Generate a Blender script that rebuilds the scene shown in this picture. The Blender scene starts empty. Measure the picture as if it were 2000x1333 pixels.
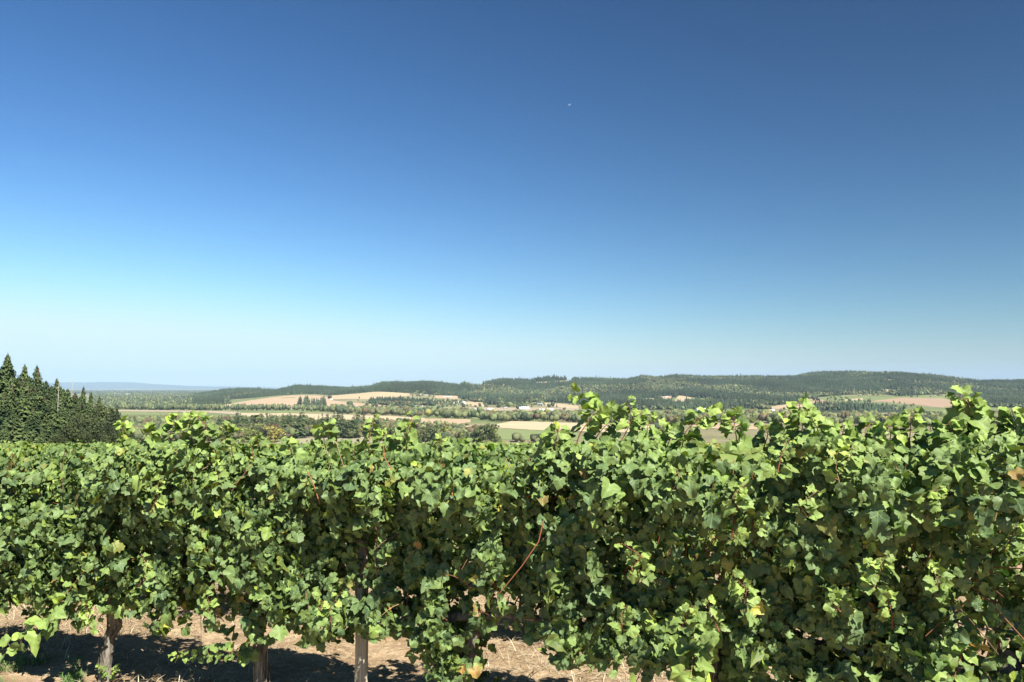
import bpy, math, random
import numpy as np
C = bpy.context.scene
COL = C.collection
for o in list(C.objects): bpy.data.objects.remove(o)
rng = np.random.default_rng(7)
random.seed(7)

# ------------------------------------------------------------------ camera, sky, sun, exposure
FPX = 28/36*2000.0                  # focal length in photograph pixels
PITCH = math.atan((758-666.5)/FPX)
CAMZ = 2.0
cam = bpy.data.cameras.new('camera'); camo = bpy.data.objects.new('camera', cam); COL.objects.link(camo)
cam.lens = 28; cam.sensor_width = 36; cam.clip_start = 0.05; cam.clip_end = 80000
camo.location = (0, 0, CAMZ); camo.rotation_euler = (math.pi/2+PITCH, 0, 0)
C.camera = camo
SKYMUL = (.23, .25, .27)
SUN_AZ, SUN_EL = math.radians(34), math.radians(49)      # to the right of straight behind the camera
w = bpy.data.worlds.new('World'); C.world = w; w.use_nodes = True
nt = w.node_tree; nt.nodes.clear()
def N(nt, t, **k):
    n = nt.nodes.new(t)
    for a, b in k.items(): setattr(n, a, b)
    return n
sky = N(nt, 'ShaderNodeTexSky', sky_type='NISHITA', sun_disc=False)
sky.sun_elevation = SUN_EL; sky.sun_rotation = math.pi-SUN_AZ
sky.altitude = 100; sky.air_density = 1.0; sky.dust_density = 0.3; sky.ozone_density = 1.5
bg = N(nt, 'ShaderNodeBackground'); bg.inputs[1].default_value = 0.12
wo = N(nt, 'ShaderNodeOutputWorld')
hs = N(nt, 'ShaderNodeHueSaturation'); hs.inputs['Saturation'].default_value = 1.0
gm = N(nt, 'ShaderNodeGamma'); gm.inputs[1].default_value = 1.55
tc = N(nt, 'ShaderNodeTexCoord'); sx_ = N(nt, 'ShaderNodeSeparateXYZ'); nt.links.new(tc.outputs['Generated'], sx_.inputs[0])
mr = N(nt, 'ShaderNodeMapRange', interpolation_type='SMOOTHSTEP'); mr.inputs[1].default_value = -.65; mr.inputs[2].default_value = .65; mr.inputs[3].default_value = 1.22; mr.inputs[4].default_value = .68
nt.links.new(sx_.outputs[0], mr.inputs[0])
vm_ = N(nt, 'ShaderNodeVectorMath', operation='SCALE'); vs_ = N(nt, 'ShaderNodeVectorMath', operation='MULTIPLY'); vs_.inputs[1].default_value = SKYMUL
nt.links.new(sky.outputs[0], gm.inputs[0]); nt.links.new(gm.outputs[0], hs.inputs['Color']); nt.links.new(hs.outputs[0], vs_.inputs[0]); nt.links.new(vs_.outputs[0], vm_.inputs[0]); nt.links.new(mr.outputs[0], vm_.inputs['Scale'])
sp_ = N(nt, 'ShaderNodeSeparateXYZ'); cb_ = N(nt, 'ShaderNodeCombineXYZ'); nt.links.new(vm_.outputs[0], sp_.inputs[0])
for i_, (a_, g_) in enumerate(((.75, 1.35), (.655, 1.10), (.65, 1.05))):
    q1 = N(nt, 'ShaderNodeMath', operation='MULTIPLY'); q1.inputs[1].default_value = .17; nt.links.new(sp_.outputs[i_], q1.inputs[0])
    q2 = N(nt, 'ShaderNodeMath', operation='POWER'); q2.inputs[1].default_value = g_; nt.links.new(q1.outputs[0], q2.inputs[0])
    q3 = N(nt, 'ShaderNodeMath', operation='MULTIPLY'); q3.inputs[1].default_value = a_/.17; nt.links.new(q2.outputs[0], q3.inputs[0]); q4 = N(nt, 'ShaderNodeMath', operation='SMOOTH_MIN'); q4.inputs[1].default_value = (2.9, 3.75, 4.1)[i_]; q4.inputs[2].default_value = 1.6; nt.links.new(q3.outputs[0], q4.inputs[0]); nt.links.new(q4.outputs[0], cb_.inputs[i_])
nt.links.new(cb_.outputs[0], bg.inputs[0]); nt.links.new(bg.outputs[0], wo.inputs[0])
sl = bpy.data.lights.new('sun', 'SUN'); sl.energy = 5.0; sl.angle = math.radians(0.53); sl.color = (1.0, 0.95, 0.86)
so = bpy.data.objects.new('sun', sl); COL.objects.link(so); so.location = (5, -8, 12)
so.rotation_euler = (math.pi/2-SUN_EL, 0, SUN_AZ)
C.view_settings.view_transform = 'Standard'; C.view_settings.look = 'None'
C.view_settings.gamma = 1.0; C.view_settings.exposure = 1.15
C.cycles.max_bounces = 6; C.cycles.diffuse_bounces = 2; C.cycles.glossy_bounces = 2; C.cycles.transmission_bounces = 3
C.cycles.volume_bounces = 0; C.cycles.transparent_max_bounces = 6

# ------------------------------------------------------------------ helpers
def at(px, py, Y):
    dx = (px-1000)/FPX; dz = -(py-666.5)/FPX
    wy = math.cos(PITCH)-math.sin(PITCH)*dz; wz = math.sin(PITCH)+math.cos(PITCH)*dz
    return np.array([dx*Y/wy, Y, CAMZ+wz*Y/wy])
def proj(x, y, z):
    z = z-CAMZ
    f = math.cos(PITCH)*y+math.sin(PITCH)*z; v = -math.sin(PITCH)*y+math.cos(PITCH)*z
    return 1000+FPX*x/f, 666.5-FPX*v/f
def lerp(px, pts): return np.interp(px, [p[0] for p in pts], [p[1] for p in pts])
def tag(o, label=None, cat=None, group=None, kind=None):
    if label: o['label'] = label
    if cat: o['category'] = cat
    if group: o['group'] = group
    if kind: o['kind'] = kind
    return o
def empty(name, loc, rz=0.0, sc=1.0):
    o = bpy.data.objects.new(name, None); COL.objects.link(o); o.location = tuple(float(v) for v in loc)
    o.rotation_euler = (0, 0, rz); o.empty_display_size = 0.1; o.scale = (sc,)*3 if np.isscalar(sc) else sc
    return o
def link(name, me, parent=None, loc=None):
    o = bpy.data.objects.new(name, me); COL.objects.link(o)
    if parent: o.parent = parent
    if loc is not None: o.location = tuple(float(v) for v in loc)
    return o
def mesh(name, V, F, mats, col=None, lc=None, mi=None, smooth=False):
    """V (n,3); F (m,3) or (m,4) or list of both arrays"""
    me = bpy.data.meshes.new(name)
    Fs = F if isinstance(F, list) else [F]
    V = np.asarray(V, dtype=np.float32)
    me.vertices.add(len(V)); me.vertices.foreach_set('co', V.ravel())
    loops = np.concatenate([np.asarray(f, dtype=np.int32).ravel() for f in Fs])
    tot = np.concatenate([np.full(len(f), np.asarray(f).shape[1], dtype=np.int32) for f in Fs])
    st = np.concatenate([[0], np.cumsum(tot)[:-1]]).astype(np.int32)
    me.loops.add(len(loops)); me.loops.foreach_set('vertex_index', loops)
    me.polygons.add(len(tot)); me.polygons.foreach_set('loop_start', st); me.polygons.foreach_set('loop_total', tot)
    if smooth: me.polygons.foreach_set('use_smooth', np.ones(len(tot), dtype=bool))
    for m in (mats if isinstance(mats, (list, tuple)) else [mats]): me.materials.append(m)
    if mi is not None: me.polygons.foreach_set('material_index', np.asarray(mi, dtype=np.int32))
    if col is not None:
        a = me.attributes.new('Col', 'FLOAT_COLOR', 'POINT'); c = np.ones((len(V), 4), dtype=np.float32); c[:, :3] = col
        a.data.foreach_set('color', c.ravel())
    if lc is not None:
        a = me.attributes.new('lc', 'FLOAT_VECTOR', 'POINT'); c = np.zeros((len(V), 3), dtype=np.float32); c[:, :lc.shape[1]] = lc
        a.data.foreach_set('vector', c.ravel())
    me.update(calc_edges=True)
    return me
class MB:
    """collects pieces into one mesh"""
    def __init__(s): s.V=[]; s.F3=[]; s.F4=[]; s.C=[]; s.L=[]; s.n=0; s.M3=[]; s.M4=[]
    def add(s, V, F, col=(1,1,1), lc=None, m=0):
        V = np.asarray(V, float); F = np.asarray(F, int)+s.n
        s.V.append(V); c = np.empty((len(V), 3)); c[:] = col; s.C.append(c)
        s.L.append(lc if lc is not None else np.zeros((len(V), 2)))
        if F.shape[1] == 3: s.F3.append(F); s.M3.append(np.full(len(F), m))
        else: s.F4.append(F); s.M4.append(np.full(len(F), m))
        s.n += len(V)
    def build(s, name, mats, smooth=False):
        V = np.vstack(s.V); Fs=[]; M=[]
        if s.F3: Fs.append(np.vstack(s.F3)); M.append(np.concatenate(s.M3))
        if s.F4: Fs.append(np.vstack(s.F4)); M.append(np.concatenate(s.M4))
        return mesh(name, V, Fs, mats, np.vstack(s.C), np.vstack(s.L), np.concatenate(M), smooth)
    def box(s, lo, hi, col=(1,1,1), m=0):
        x0,y0,z0 = lo; x1,y1,z1 = hi
        V = [(x0,y0,z0),(x1,y0,z0),(x1,y1,z0),(x0,y1,z0),(x0,y0,z1),(x1,y0,z1),(x1,y1,z1),(x0,y1,z1)]
        s.add(V, [(0,3,2,1),(4,5,6,7),(0,1,5,4),(1,2,6,5),(2,3,7,6),(3,0,4,7)], col, None, m)
    def tube(s, P, R, n=5, col=(1,1,1), m=0, rough=0.0, cap=True):
        P = np.asarray(P, float); k = len(P); R = np.broadcast_to(R, (k,))
        T = np.gradient(P, axis=0); T /= np.linalg.norm(T, axis=1, keepdims=True)+1e-9
        ref = np.array([0.31, 0.17, 0.93]) if abs(T[0,2]) < .8 else np.array([1.0, 0.1, 0])
        A = np.cross(T, ref); A /= np.linalg.norm(A, axis=1, keepdims=True); B = np.cross(T, A)
        th = np.arange(n)*2*math.pi/n
        rr = R[:, None]*(1+rough*rng.normal(size=(k, n)))
        V = P[:, None]+rr[..., None]*(np.cos(th)[None, :, None]*A[:, None]+np.sin(th)[None, :, None]*B[:, None])
        V = V.reshape(-1, 3); F = []
        for i in range(k-1):
            for j in range(n): F.append((i*n+j, i*n+(j+1)%n, (i+1)*n+(j+1)%n, (i+1)*n+j))
        s.add(V, F, col, None, m)
        if cap:
            Vc = np.vstack([V[-n:], P[-1:]]); s.add(Vc, [(j, (j+1)%n, n) for j in range(n)], col, None, m)
_lat = rng.random((257, 257))
def vnoise(x, y, seed=0):
    x = np.asarray(x, float)+seed*17.3; y = np.asarray(y, float)+seed*9.7
    xi = np.floor(x).astype(int); yi = np.floor(y).astype(int); fx = x-xi; fy = y-yi
    fx = fx*fx*(3-2*fx); fy = fy*fy*(3-2*fy)
    a = _lat[xi%256, yi%256]; b = _lat[(xi+1)%256, yi%256]; c = _lat[xi%256, (yi+1)%256]; d = _lat[(xi+1)%256, (yi+1)%256]
    return (a*(1-fx)+b*fx)*(1-fy)+(c*(1-fx)+d*fx)*fy
def fbm(x, y, o=4, seed=0):
    r = 0; a = 0.5; f = 1.0
    for i in range(o): r = r+a*vnoise(np.asarray(x)*f, np.asarray(y)*f, seed+i*3); a *= .5; f *= 2.03
    return r

# ------------------------------------------------------------------ materials
def mat(name, rough=0.8, spec=0.3):
    m = bpy.data.materials.new(name); m.use_nodes = True; t = m.node_tree; b = t.nodes['Principled BSDF']
    b.inputs['Roughness'].default_value = rough; b.inputs['Specular IOR Level'].default_value = spec
    return m, t, b
def noise_mix(t, c1, c2, scale, detail=4, vec=None, lo=.35, hi=.65, rough=.6):
    n = N(t, 'ShaderNodeTexNoise'); n.inputs['Scale'].default_value = scale; n.inputs['Detail'].default_value = detail; n.inputs['Roughness'].default_value = rough
    if vec: t.links.new(vec, n.inputs['Vector'])
    r = N(t, 'ShaderNodeMapRange'); r.inputs[1].default_value = lo; r.inputs[2].default_value = hi
    t.links.new(n.outputs[0], r.inputs[0])
    x = N(t, 'ShaderNodeMix', data_type='RGBA'); t.links.new(r.outputs[0], x.inputs[0])
    for i, c in ((6, c1), (7, c2)):
        if isinstance(c, tuple): x.inputs[i].default_value = (*c, 1)
        else: t.links.new(c, x.inputs[i])
    return x.outputs[2]
def bump(t, b, scale, strength, dist, vec=None, detail=6):
    n = N(t, 'ShaderNodeTexNoise'); n.inputs['Scale'].default_value = scale; n.inputs['Detail'].default_value = detail
    if vec: t.links.new(vec, n.inputs['Vector'])
    k = N(t, 'ShaderNodeBump'); k.inputs['Strength'].default_value = strength; k.inputs['Distance'].default_value = dist
    t.links.new(n.outputs[0], k.inputs['Height']); t.links.new(k.outputs[0], b.inputs['Normal'])
def mth(t, op, a, b=None):
    n = N(t, 'ShaderNodeMath', operation=op)
    for i, v in enumerate((a, b)):
        if v is None: continue
        if isinstance(v, (int, float)): n.inputs[i].default_value = v
        else: t.links.new(v, n.inputs[i])
    return n.outputs[0]
def leaf_material(name, veins=True, trans=0.12, rough=.5, spec=.22):
    m, t, b = mat(name, rough, spec)
    at_ = N(t, 'ShaderNodeAttribute', attribute_name='Col')
    geo = N(t, 'ShaderNodeNewGeometry')
    dark = N(t, 'ShaderNodeMix', data_type='RGBA', blend_type='MULTIPLY'); dark.inputs[0].default_value = 1
    t.links.new(at_.outputs['Color'], dark.inputs[6]); dark.inputs[7].default_value = (.72, .76, .7, 1)
    col = noise_mix(t, dark.outputs[2], at_.outputs['Color'], 38, 3, geo.outputs['Position'])
    if veins:
        lc = N(t, 'ShaderNodeAttribute', attribute_name='lc'); sp = N(t, 'ShaderNodeSeparateXYZ'); t.links.new(lc.outputs['Vector'], sp.inputs[0])
        # five main veins fan out of the stalk: fold the angle about the stalk and draw thin lines
        ang = mth(t, 'ARCTAN2', sp.outputs[0], mth(t, 'ADD', sp.outputs[1], .04))
        fr = mth(t, 'PINGPONG', mth(t, 'ABSOLUTE', ang), .42)
        rad = mth(t, 'SQRT', mth(t, 'ADD', mth(t, 'MULTIPLY', sp.outputs[0], sp.outputs[0]), mth(t, 'MULTIPLY', sp.outputs[1], sp.outputs[1])))
        d = mth(t, 'MULTIPLY', mth(t, 'SINE', mth(t, 'MINIMUM', mth(t, 'ABSOLUTE', ang), mth(t, 'ABSOLUTE', mth(t, 'SUBTRACT', mth(t, 'ABSOLUTE', ang), .85)))), rad)
        v = N(t, 'ShaderNodeMapRange'); v.inputs[1].default_value = .012; v.inputs[2].default_value = .035; v.inputs[3].default_value = .55; v.inputs[4].default_value = 0
        t.links.new(mth(t, 'ABSOLUTE', d), v.inputs[0])
        vm = N(t, 'ShaderNodeMix', data_type='RGBA'); t.links.new(v.outputs[0], vm.inputs[0]); t.links.new(col, vm.inputs[6]); vm.inputs[7].default_value = (.22, .32, .11, 1)
        col = vm.outputs[2]
    pale = N(t, 'ShaderNodeMix', data_type='RGBA'); t.links.new(mth(t, 'MULTIPLY', geo.outputs['Backfacing'], .4), pale.inputs[0])
    t.links.new(col, pale.inputs[6]); pale.inputs[7].default_value = (.14, .22, .10, 1); col = pale.outputs[2]
    t.links.new(col, b.inputs['Base Color'])
    bump(t, b, 90, .35, .004, geo.outputs['Position'], 2)
    tr = N(t, 'ShaderNodeBsdfTranslucent'); tm = N(t, 'ShaderNodeMix', data_type='RGBA', blend_type='MULTIPLY'); tm.inputs[0].default_value = 1
    t.links.new(col, tm.inputs[6]); tm.inputs[7].default_value = (.8, 1.35, .45, 1); tm.clamp_result = False
    t.links.new(tm.outputs[2], tr.inputs[0])
    ms = N(t, 'ShaderNodeMixShader'); ms.inputs[0].default_value = trans
    t.links.new(b.outputs[0], ms.inputs[1]); t.links.new(tr.outputs[0], ms.inputs[2])
    t.links.new(ms.outputs[0], t.nodes['Material Output'].inputs[0])
    return m
M_LEAF = leaf_material('vine_leaf')
M_LEAFFAR = leaf_material('vine_leaf_far', veins=False, trans=.22)
def bark_material(name, c1, c2, sc, st=.8, stretch=.25):
    m, t, b = mat(name, .9, .15)
    tc = N(t, 'ShaderNodeTexCoord'); mp = N(t, 'ShaderNodeMapping'); mp.inputs['Scale'].default_value = (1, 1, stretch)
    t.links.new(tc.outputs['Object'], mp.inputs[0])
    t.links.new(noise_mix(t, c1, c2, sc, 6, mp.outputs[0]), b.inputs['Base Color'])
    bump(t, b, sc*1.6, st, .02, mp.outputs[0])
    return m
M_BARK = bark_material('vine_bark', (.05,.042,.034), (.30,.265,.21), 24, 1.0)
M_TREEBARK = bark_material('tree_bark', (.07,.05,.035), (.16,.12,.09), 3)
M_SNAG = bark_material('dead_wood', (.35,.30,.26), (.55,.50,.45), 3)
M_POST = bark_material('weathered_post', (.22,.19,.14), (.54,.49,.38), 38, 1.0, .045)
m, t, b = mat('cane', .6, .3); M_CANE = m
a_ = N(t, 'ShaderNodeAttribute', attribute_name='Col'); t.links.new(a_.outputs['Color'], b.inputs['Base Color'])
def attr_material(name, rough=.9, spec=.1, trans=0.0, var=.5, vs=.3):
    m, t, b = mat(name, rough, spec)
    a_ = N(t, 'ShaderNodeAttribute', attribute_name='Col'); geo = N(t, 'ShaderNodeNewGeometry')
    dk = N(t, 'ShaderNodeMix', data_type='RGBA', blend_type='MULTIPLY'); dk.inputs[0].default_value = 1
    t.links.new(a_.outputs['Color'], dk.inputs[6]); dk.inputs[7].default_value = (1-var,)*3+(1,)
    col = noise_mix(t, dk.outputs[2], a_.outputs['Color'], vs, 4, geo.outputs['Position'])
    t.links.new(col, b.inputs['Base Color'])
    if trans:
        tr = N(t, 'ShaderNodeBsdfTranslucent'); t.links.new(col, tr.inputs[0])
        ms = N(t, 'ShaderNodeMixShader'); ms.inputs[0].default_value = trans
        t.links.new(b.outputs[0], ms.inputs[1]); t.links.new(tr.outputs[0], ms.inputs[2]); t.links.new(ms.outputs[0], t.nodes['Material Output'].inputs[0])
    return m
M_WOOD = attr_material('far_wood_foliage', var=.35, vs=.08)
M_STRAW = attr_material('straw', .7, .25, .15, .3, 20)
M_GROUND = attr_material('ground_cover', .95, .05, 0, .28, .05)
def tree_leaf(name, c1, c2, sc):
    m, t, b = mat(name, .7, .2)
    geo = N(t, 'ShaderNodeNewGeometry'); oi = N(t, 'ShaderNodeObjectInfo')
    a_ = N(t, 'ShaderNodeAttribute', attribute_name='Col')
    c = noise_mix(t, c1, c2, sc, 3, geo.outputs['Position'])
    mu = N(t, 'ShaderNodeMix', data_type='RGBA', blend_type='MULTIPLY'); mu.inputs[0].default_value = 1
    t.links.new(c, mu.inputs[6]); t.links.new(a_.outputs['Color'], mu.inputs[7]); mu.clamp_result = False
    t.links.new(mu.outputs[2], b.inputs['Base Color'])
    tr = N(t, 'ShaderNodeBsdfTranslucent'); t.links.new(mu.outputs[2], tr.inputs[0])
    ms = N(t, 'ShaderNodeMixShader'); ms.inputs[0].default_value = .15
    t.links.new(b.outputs[0], ms.inputs[1]); t.links.new(tr.outputs[0], ms.inputs[2]); t.links.new(ms.outputs[0], t.nodes['Material Output'].inputs[0])
    return m
M_FIR = tree_leaf('fir_needles', (.045,.074,.033), (.125,.17,.062), .25)
M_OAKS = {'deep green': tree_leaf('leaves_deep', (.030,.045,.020), (.085,.105,.038), .2),
          'dark green': tree_leaf('leaves_dark', (.065,.085,.035), (.14,.165,.06), .2),
          'olive': tree_leaf('leaves_olive', (.11,.12,.05), (.21,.21,.08), .2),
          'yellow green': tree_leaf('leaves_yellow_green', (.14,.17,.05), (.28,.31,.085), .2),
          'golden yellow': tree_leaf('leaves_golden', (.22,.20,.05), (.40,.35,.09), .2),
          'brownish': tree_leaf('leaves_brown', (.10,.075,.04), (.19,.14,.07), .2)}

# ------------------------------------------------------------------ terrain
SKY = [(-600,770),(390,768),(440,759),(500,760),(540,764),(582,757),(620,759),(680,763),(720,760),(735,754),(745,749),(800,745),(835,742),(875,747),(895,750),(907,745),(922,751),(975,742),(1035,745),(1075,739),(1147,736),(1225,734),(1255,727),(1275,730),(1350,733),(1457,735),(1545,731),(1597,723),(1702,724),(1755,724),(1825,730),(1877,738),(1912,743),(1947,740),(2000,738),(2600,735)]
MID = [(-600,788),(390,787.7),(440,787),(500,779),(560,772.5),(600,771),(650,774),(700,768.5),(740,765),(800,769),(850,774),(900,780),(1000,780),(1200,777),(1400,775),(1600,773),(1800,771),(2000,776),(2600,776)]
FAR = [(-600,752),(0,749),(140,747.5),(250,748),(300,750),(350,752),(430,755),(520,757),(640,758.5),(800,760),(1000,761),(2600,761)]
def H_exact(x, y):
    x = np.asarray(x, float); y = np.asarray(y, float)
    yy = np.maximum(y, 1)
    px = np.clip(1000+FPX*x/yy, -600, 2600)
    near = -.07*y
    c = lambda prof, D: -(lerp(px, prof)-758)/FPX*D          # relative to the eye
    crest = np.where(px < 370, -65., np.maximum(c([(p, s+7) for p, s in SKY], 4600), -65))
    mid = np.maximum(c(MID, 3400), -65)
    far = c(FAR, 38000)
    # depth profile, piecewise smooth
    D = [130, 300, 500, 750, 950, 2350, 2800, 3400, 4000, 4600, 5300, 6800, 30000, 38000, 46000]
    z0 = -2-.07*130
    Z = [z0, -26, -45, -60, -65, -65, None, mid, None, crest, None, -65, -65, far, -65]
    Z[6] = -65*.72+mid*.28; Z[8] = .42*mid+.58*crest; Z[10] = crest*.7-65*.3
    Z = [np.broadcast_to(np.asarray(z, float), px.shape) for z in Z]
    out = near.copy()
    for i in range(len(D)-1):
        a = (yy-D[i])/(D[i+1]-D[i]); msk = (a >= 0) & (a < 1)
        s = a*a*(3-2*a); s = .55*a+.45*s
        out = np.where(msk, CAMZ+Z[i]*(1-s)+Z[i+1]*s, out)
    out = np.where(yy >= D[-1], CAMZ-65, out)
    hill = np.clip((yy-2900)/900, 0, 1)*np.clip((7000-yy)/1500, 0, 1)*np.clip((px-370)/100, 0, 1)
    out = out+hill*(fbm(x/520, y/520, 4, 3)-.47)*52
    out = out+np.clip((yy-400)/500, 0, 1)*np.clip((2600-yy)/400, 0, 1)*(fbm(x/300, y/300, 2, 9)-.37)*2.0
    farm = np.clip((yy-33000)/3500, 0, 1)*np.clip((42000-yy)/3000, 0, 1)
    out = out+farm*(fbm(x/2400, y/2400, 3, 5)-.45)*170
    return out
US = np.linspace(-1.15, 1.15, 620)
YS = np.concatenate([np.linspace(-70, 40, 40), np.geomspace(42, 700, 70), np.geomspace(712, 6900, 330), np.geomspace(7100, 52000, 80)])
GX = US[None, :]*(YS[:, None]+100.); GY = np.repeat(YS[:, None], len(US), 1)
GZ = H_exact(GX, GY)
def Hs(x, y):
    x = np.asarray(x, float); y = np.asarray(y, float)
    u = x/(y+100.)
    fi = np.clip((u-US[0])/(US[1]-US[0]), 0, len(US)-1.001); i = fi.astype(int); fi = fi-i
    j = np.clip(np.searchsorted(YS, y, side='right')-1, 0, len(YS)-2); fj = np.clip((y-YS[j])/(YS[j+1]-YS[j]), 0, 1)
    return (GZ[j, i]*(1-fi)+GZ[j, i+1]*fi)*(1-fj)+(GZ[j+1, i]*(1-fi)+GZ[j+1, i+1]*fi)*fj
DM = np.concatenate([np.geomspace(140, 880, 160), np.geomspace(885, 30000, 3400)])
def hit(px, py, dmin=140):
    """point of the terrain seen at a pixel of the photograph (first hit beyond dmin)"""
    ds = DM[DM >= dmin]
    x = (px-1000)/FPX*ds*1.0; z = Hs(x, ds); fx, fy = proj(x, ds, z)
    x = (px-1000)*(math.cos(PITCH)*ds+math.sin(PITCH)*(z-CAMZ))/FPX
    k = np.argmax(fy <= py)
    if fy[k] > py: k = len(ds)-1
    d = ds[k]
    if k > 0 and fy[k-1] > fy[k]: d = ds[k-1]+(ds[k]-ds[k-1])*min(max((fy[k-1]-py)/(fy[k-1]-fy[k]), 0), 1)
    xx = (px-1000)*(math.cos(PITCH)*d+math.sin(PITCH)*(Hs(0*d+x[k], d)-CAMZ))/FPX
    return float(xx), float(d), float(Hs(xx, d))

# fields: name, base colour, label, columns (px, y of far edge, y of near edge)
TAN=(.46,.36,.22); SAL=(.44,.325,.21); LT=(.49,.395,.25); GR=(.20,.24,.10); OL=(.33,.30,.19); DIRT=(.38,.31,.22)
FIELDS = [
 (SAL,[(437,792,794),(480,784,797),(520,778,798),(560,773.5,799),(590,772,799.5),(625,773.5,800),(645,777,801)],2300),
 (SAL,[(636,781,788),(675,786,793),(700,788,796),(730,790,797),(756,793,796)],2300),
 (TAN,[(640,774,781),(680,771,780),(700,769.5,780),(730,766,781),(760,766.5,778),(800,769.5,773)],2300),
 (DIRT,[(230,801,804),(400,803,806),(469,805,811)],1300),
 (LT,[(469,807,812),(560,808,820),(675,811,821),(760,813,821),(830,817,823)],1200),
 (SAL,[(815,818.5,830),(850,818.5,832),(900,819,829),(919,820,826)],1200),
 (LT,[(820,835,838),(860,833,838),(935,832.5,837.5)],1000),
 (LT,[(970,829,836),(1000,823.5,838),(1040,824,840.5),(1087,826,842),(1200,829,845),(1330,834,846)],1000),
 (GR,[(860,838.6,846),(940,838.4,853),(980,838.6,860),(1080,842.6,860),(1130,844,862)],900),
 (OL,[(540,862,873),(600,856,873),(660,852,873),(740,851,873),(850,860,873)],700),
 (SAL,[(1500,796,799),(1540,790,800),(1575,791,800)],2300),
 ((.37,.265,.175),[(1575,780,786),(1600,780,790),(1625,786,794),(1642,789,796)],2300),
 ((.35,.25,.165),[(1690,787,788.5),(1720,781.5,785),(1765,777,789),(1800,778,793),(1840,779,797),(1870,784,793),(1880,788,790)],2300),
 (TAN,[(1650,781,783.5),(1685,778,782)],2300),
 (SAL,[(1724,760,764),(1750,762.5,766)],2300),
 (TAN,[(1728,741,747),(1748,743,749)],2300),
 (SAL,[(1843,809,815),(1870,808,817),(1900,808,814)],1300),
 (TAN,[(1313,789,791),(1325,773,793),(1335,774,792),(1350,777,783)],2300),
 (LT,[(1255,779,785),(1278,778,784)],2300),
 (SAL,[(1290,775,781),(1313,774,779)],2300),
 (TAN,[(1371,788,791),(1390,787,792)],2300),
 (TAN,[(1433,792,794),(1440,786,795),(1475,788,798)],2300),
 ((.10,.15,.05),[(1422,799,806),(1463,799,805),(1500,803,806)],1800),
 (SAL,[(1350,831,834),(1400,827,838),(1480,829,840)],1100),
 (TAN,[(925,752.5,755),(965,751,755)],3600),
 (TAN,[(1048,746.5,749),(1075,746,750)],3600),
 (TAN,[(1084,744.5,747.5),(1117,744,747.5)],3600),
 (TAN,[(925,771,775),(948,773,778)],2600),
 (SAL,[(850,773,778),(895,774,780)],2600),
 (TAN,[(905,785,792),(945,787,796)],2300),
 (TAN,[(1065,787,793),(1100,790,797),(1130,794,798)],2300),
 (DIRT,[(860,796,801),(1000,797,803),(1130,797,804)],2000),
 (GR,[(820,793,799),(900,795,800)],2050),
]
FIELD_LABELS = ['bare salmon tan stubble field on the rounded hill left of the fir grove','salmon field sloping down right of the dark fir grove','pale tan field high on the saddle below the wooded hill','thin grey tan strip of field on the far left plain','long pale stubble field behind the near tree belt','salmon field in front of the yellow green belt left of centre','thin pale strip of stubble behind the big round tree','large pale stubble field right of the big round tree','flat green meadow beside the big round tree','olive striped mown field just beyond the vineyard','salmon field at the foot of the right hill','salmon field with hedge on the right hill slope','broad brownish salmon field in the middle of the right hill slope','small tan terrace field left of the broad hill field','tiny salmon clearing above the broad hill field','tan clearing high on the right hill below the summit house','narrow salmon field in front of the far right fir band','steep trapezoid tan parcel at the edge of the forest','pale parcel left of the hamlet at the forest edge','salmon parcel below the small white hill house','small tan parcel among dark trees by the hamlet','tan parcel with two dark round trees in it','dark green crop field beside the tan parcel','salmon field strip peeking over the front vines right of centre','tan clearing on the ridge line above centre left','left tan clearing just under the central ridge','right tan clearing just under the central ridge','small tan bank clearing above the arena barn','salmon paddock below the row of small white houses','brown tan paddock right of the arena barn','tan paddock behind the white farm barns','long pale dirt farmyard strip under the forested hill','green paddock in front of the farm hamlet']
def in_field(px, py, grow=0.0):
    r = np.zeros(np.shape(px), bool)
    for c, cols, dm in FIELDS:
        xs = [q[0] for q in cols]
        a = np.interp(px, xs, [q[1] for q in cols]); b_ = np.interp(px, xs, [q[2] for q in cols])
        r |= (px > xs[0]-grow) & (px < xs[-1]+grow) & (py > a-grow) & (py < b_+grow)
    return r
FB = [(385,775),(440,782),(500,777),(540,773),(600,770),(650,772.5),(740,765),(800,768),(850,772),(900,779),(950,791),(1000,792),(1050,785),(1120,789),(1200,793),(1280,784),(1330,775),(1352,776),(1430,784),(1500,793),(1560,788),(1600,776),(1700,768),(1760,774),(1850,770),(1900,785),(2100,792)]
PATCH = [[(240,776,797),(330,777,797),(400,774,797),(437,778,797)],
         [(715,788,791),(740,785,792),(800,786,794),(850,791,796)],
         [(1590,798,808),(1680,799,809),(1750,801,809),(1830,804,810),(1900,803,808),(2050,802,808)],
         [(1150,792,800),(1250,786,801),(1400,790,800),(1500,797,803)],
         [(1900,786,796),(2060,788,798)]]
BELT = [(640,806.5),(700,811),(760,813.5),(800,815),(830,817),(930,819),(985,826),(1000,823),(1090,825),(1200,827),(1330,831),(1480,827),(1700,834),(2060,836)]
def forest_mask(px, py):
    f = (px > 385) & (py < lerp(px, FB))
    for P in PATCH:
        xs = [q[0] for q in P]
        f |= (px > xs[0]) & (px < xs[-1]) & (py > np.interp(px, xs, [q[1] for q in P])) & (py < np.interp(px, xs, [q[2] for q in P]))
    return f & ~in_field(px, py, .6)
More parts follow.
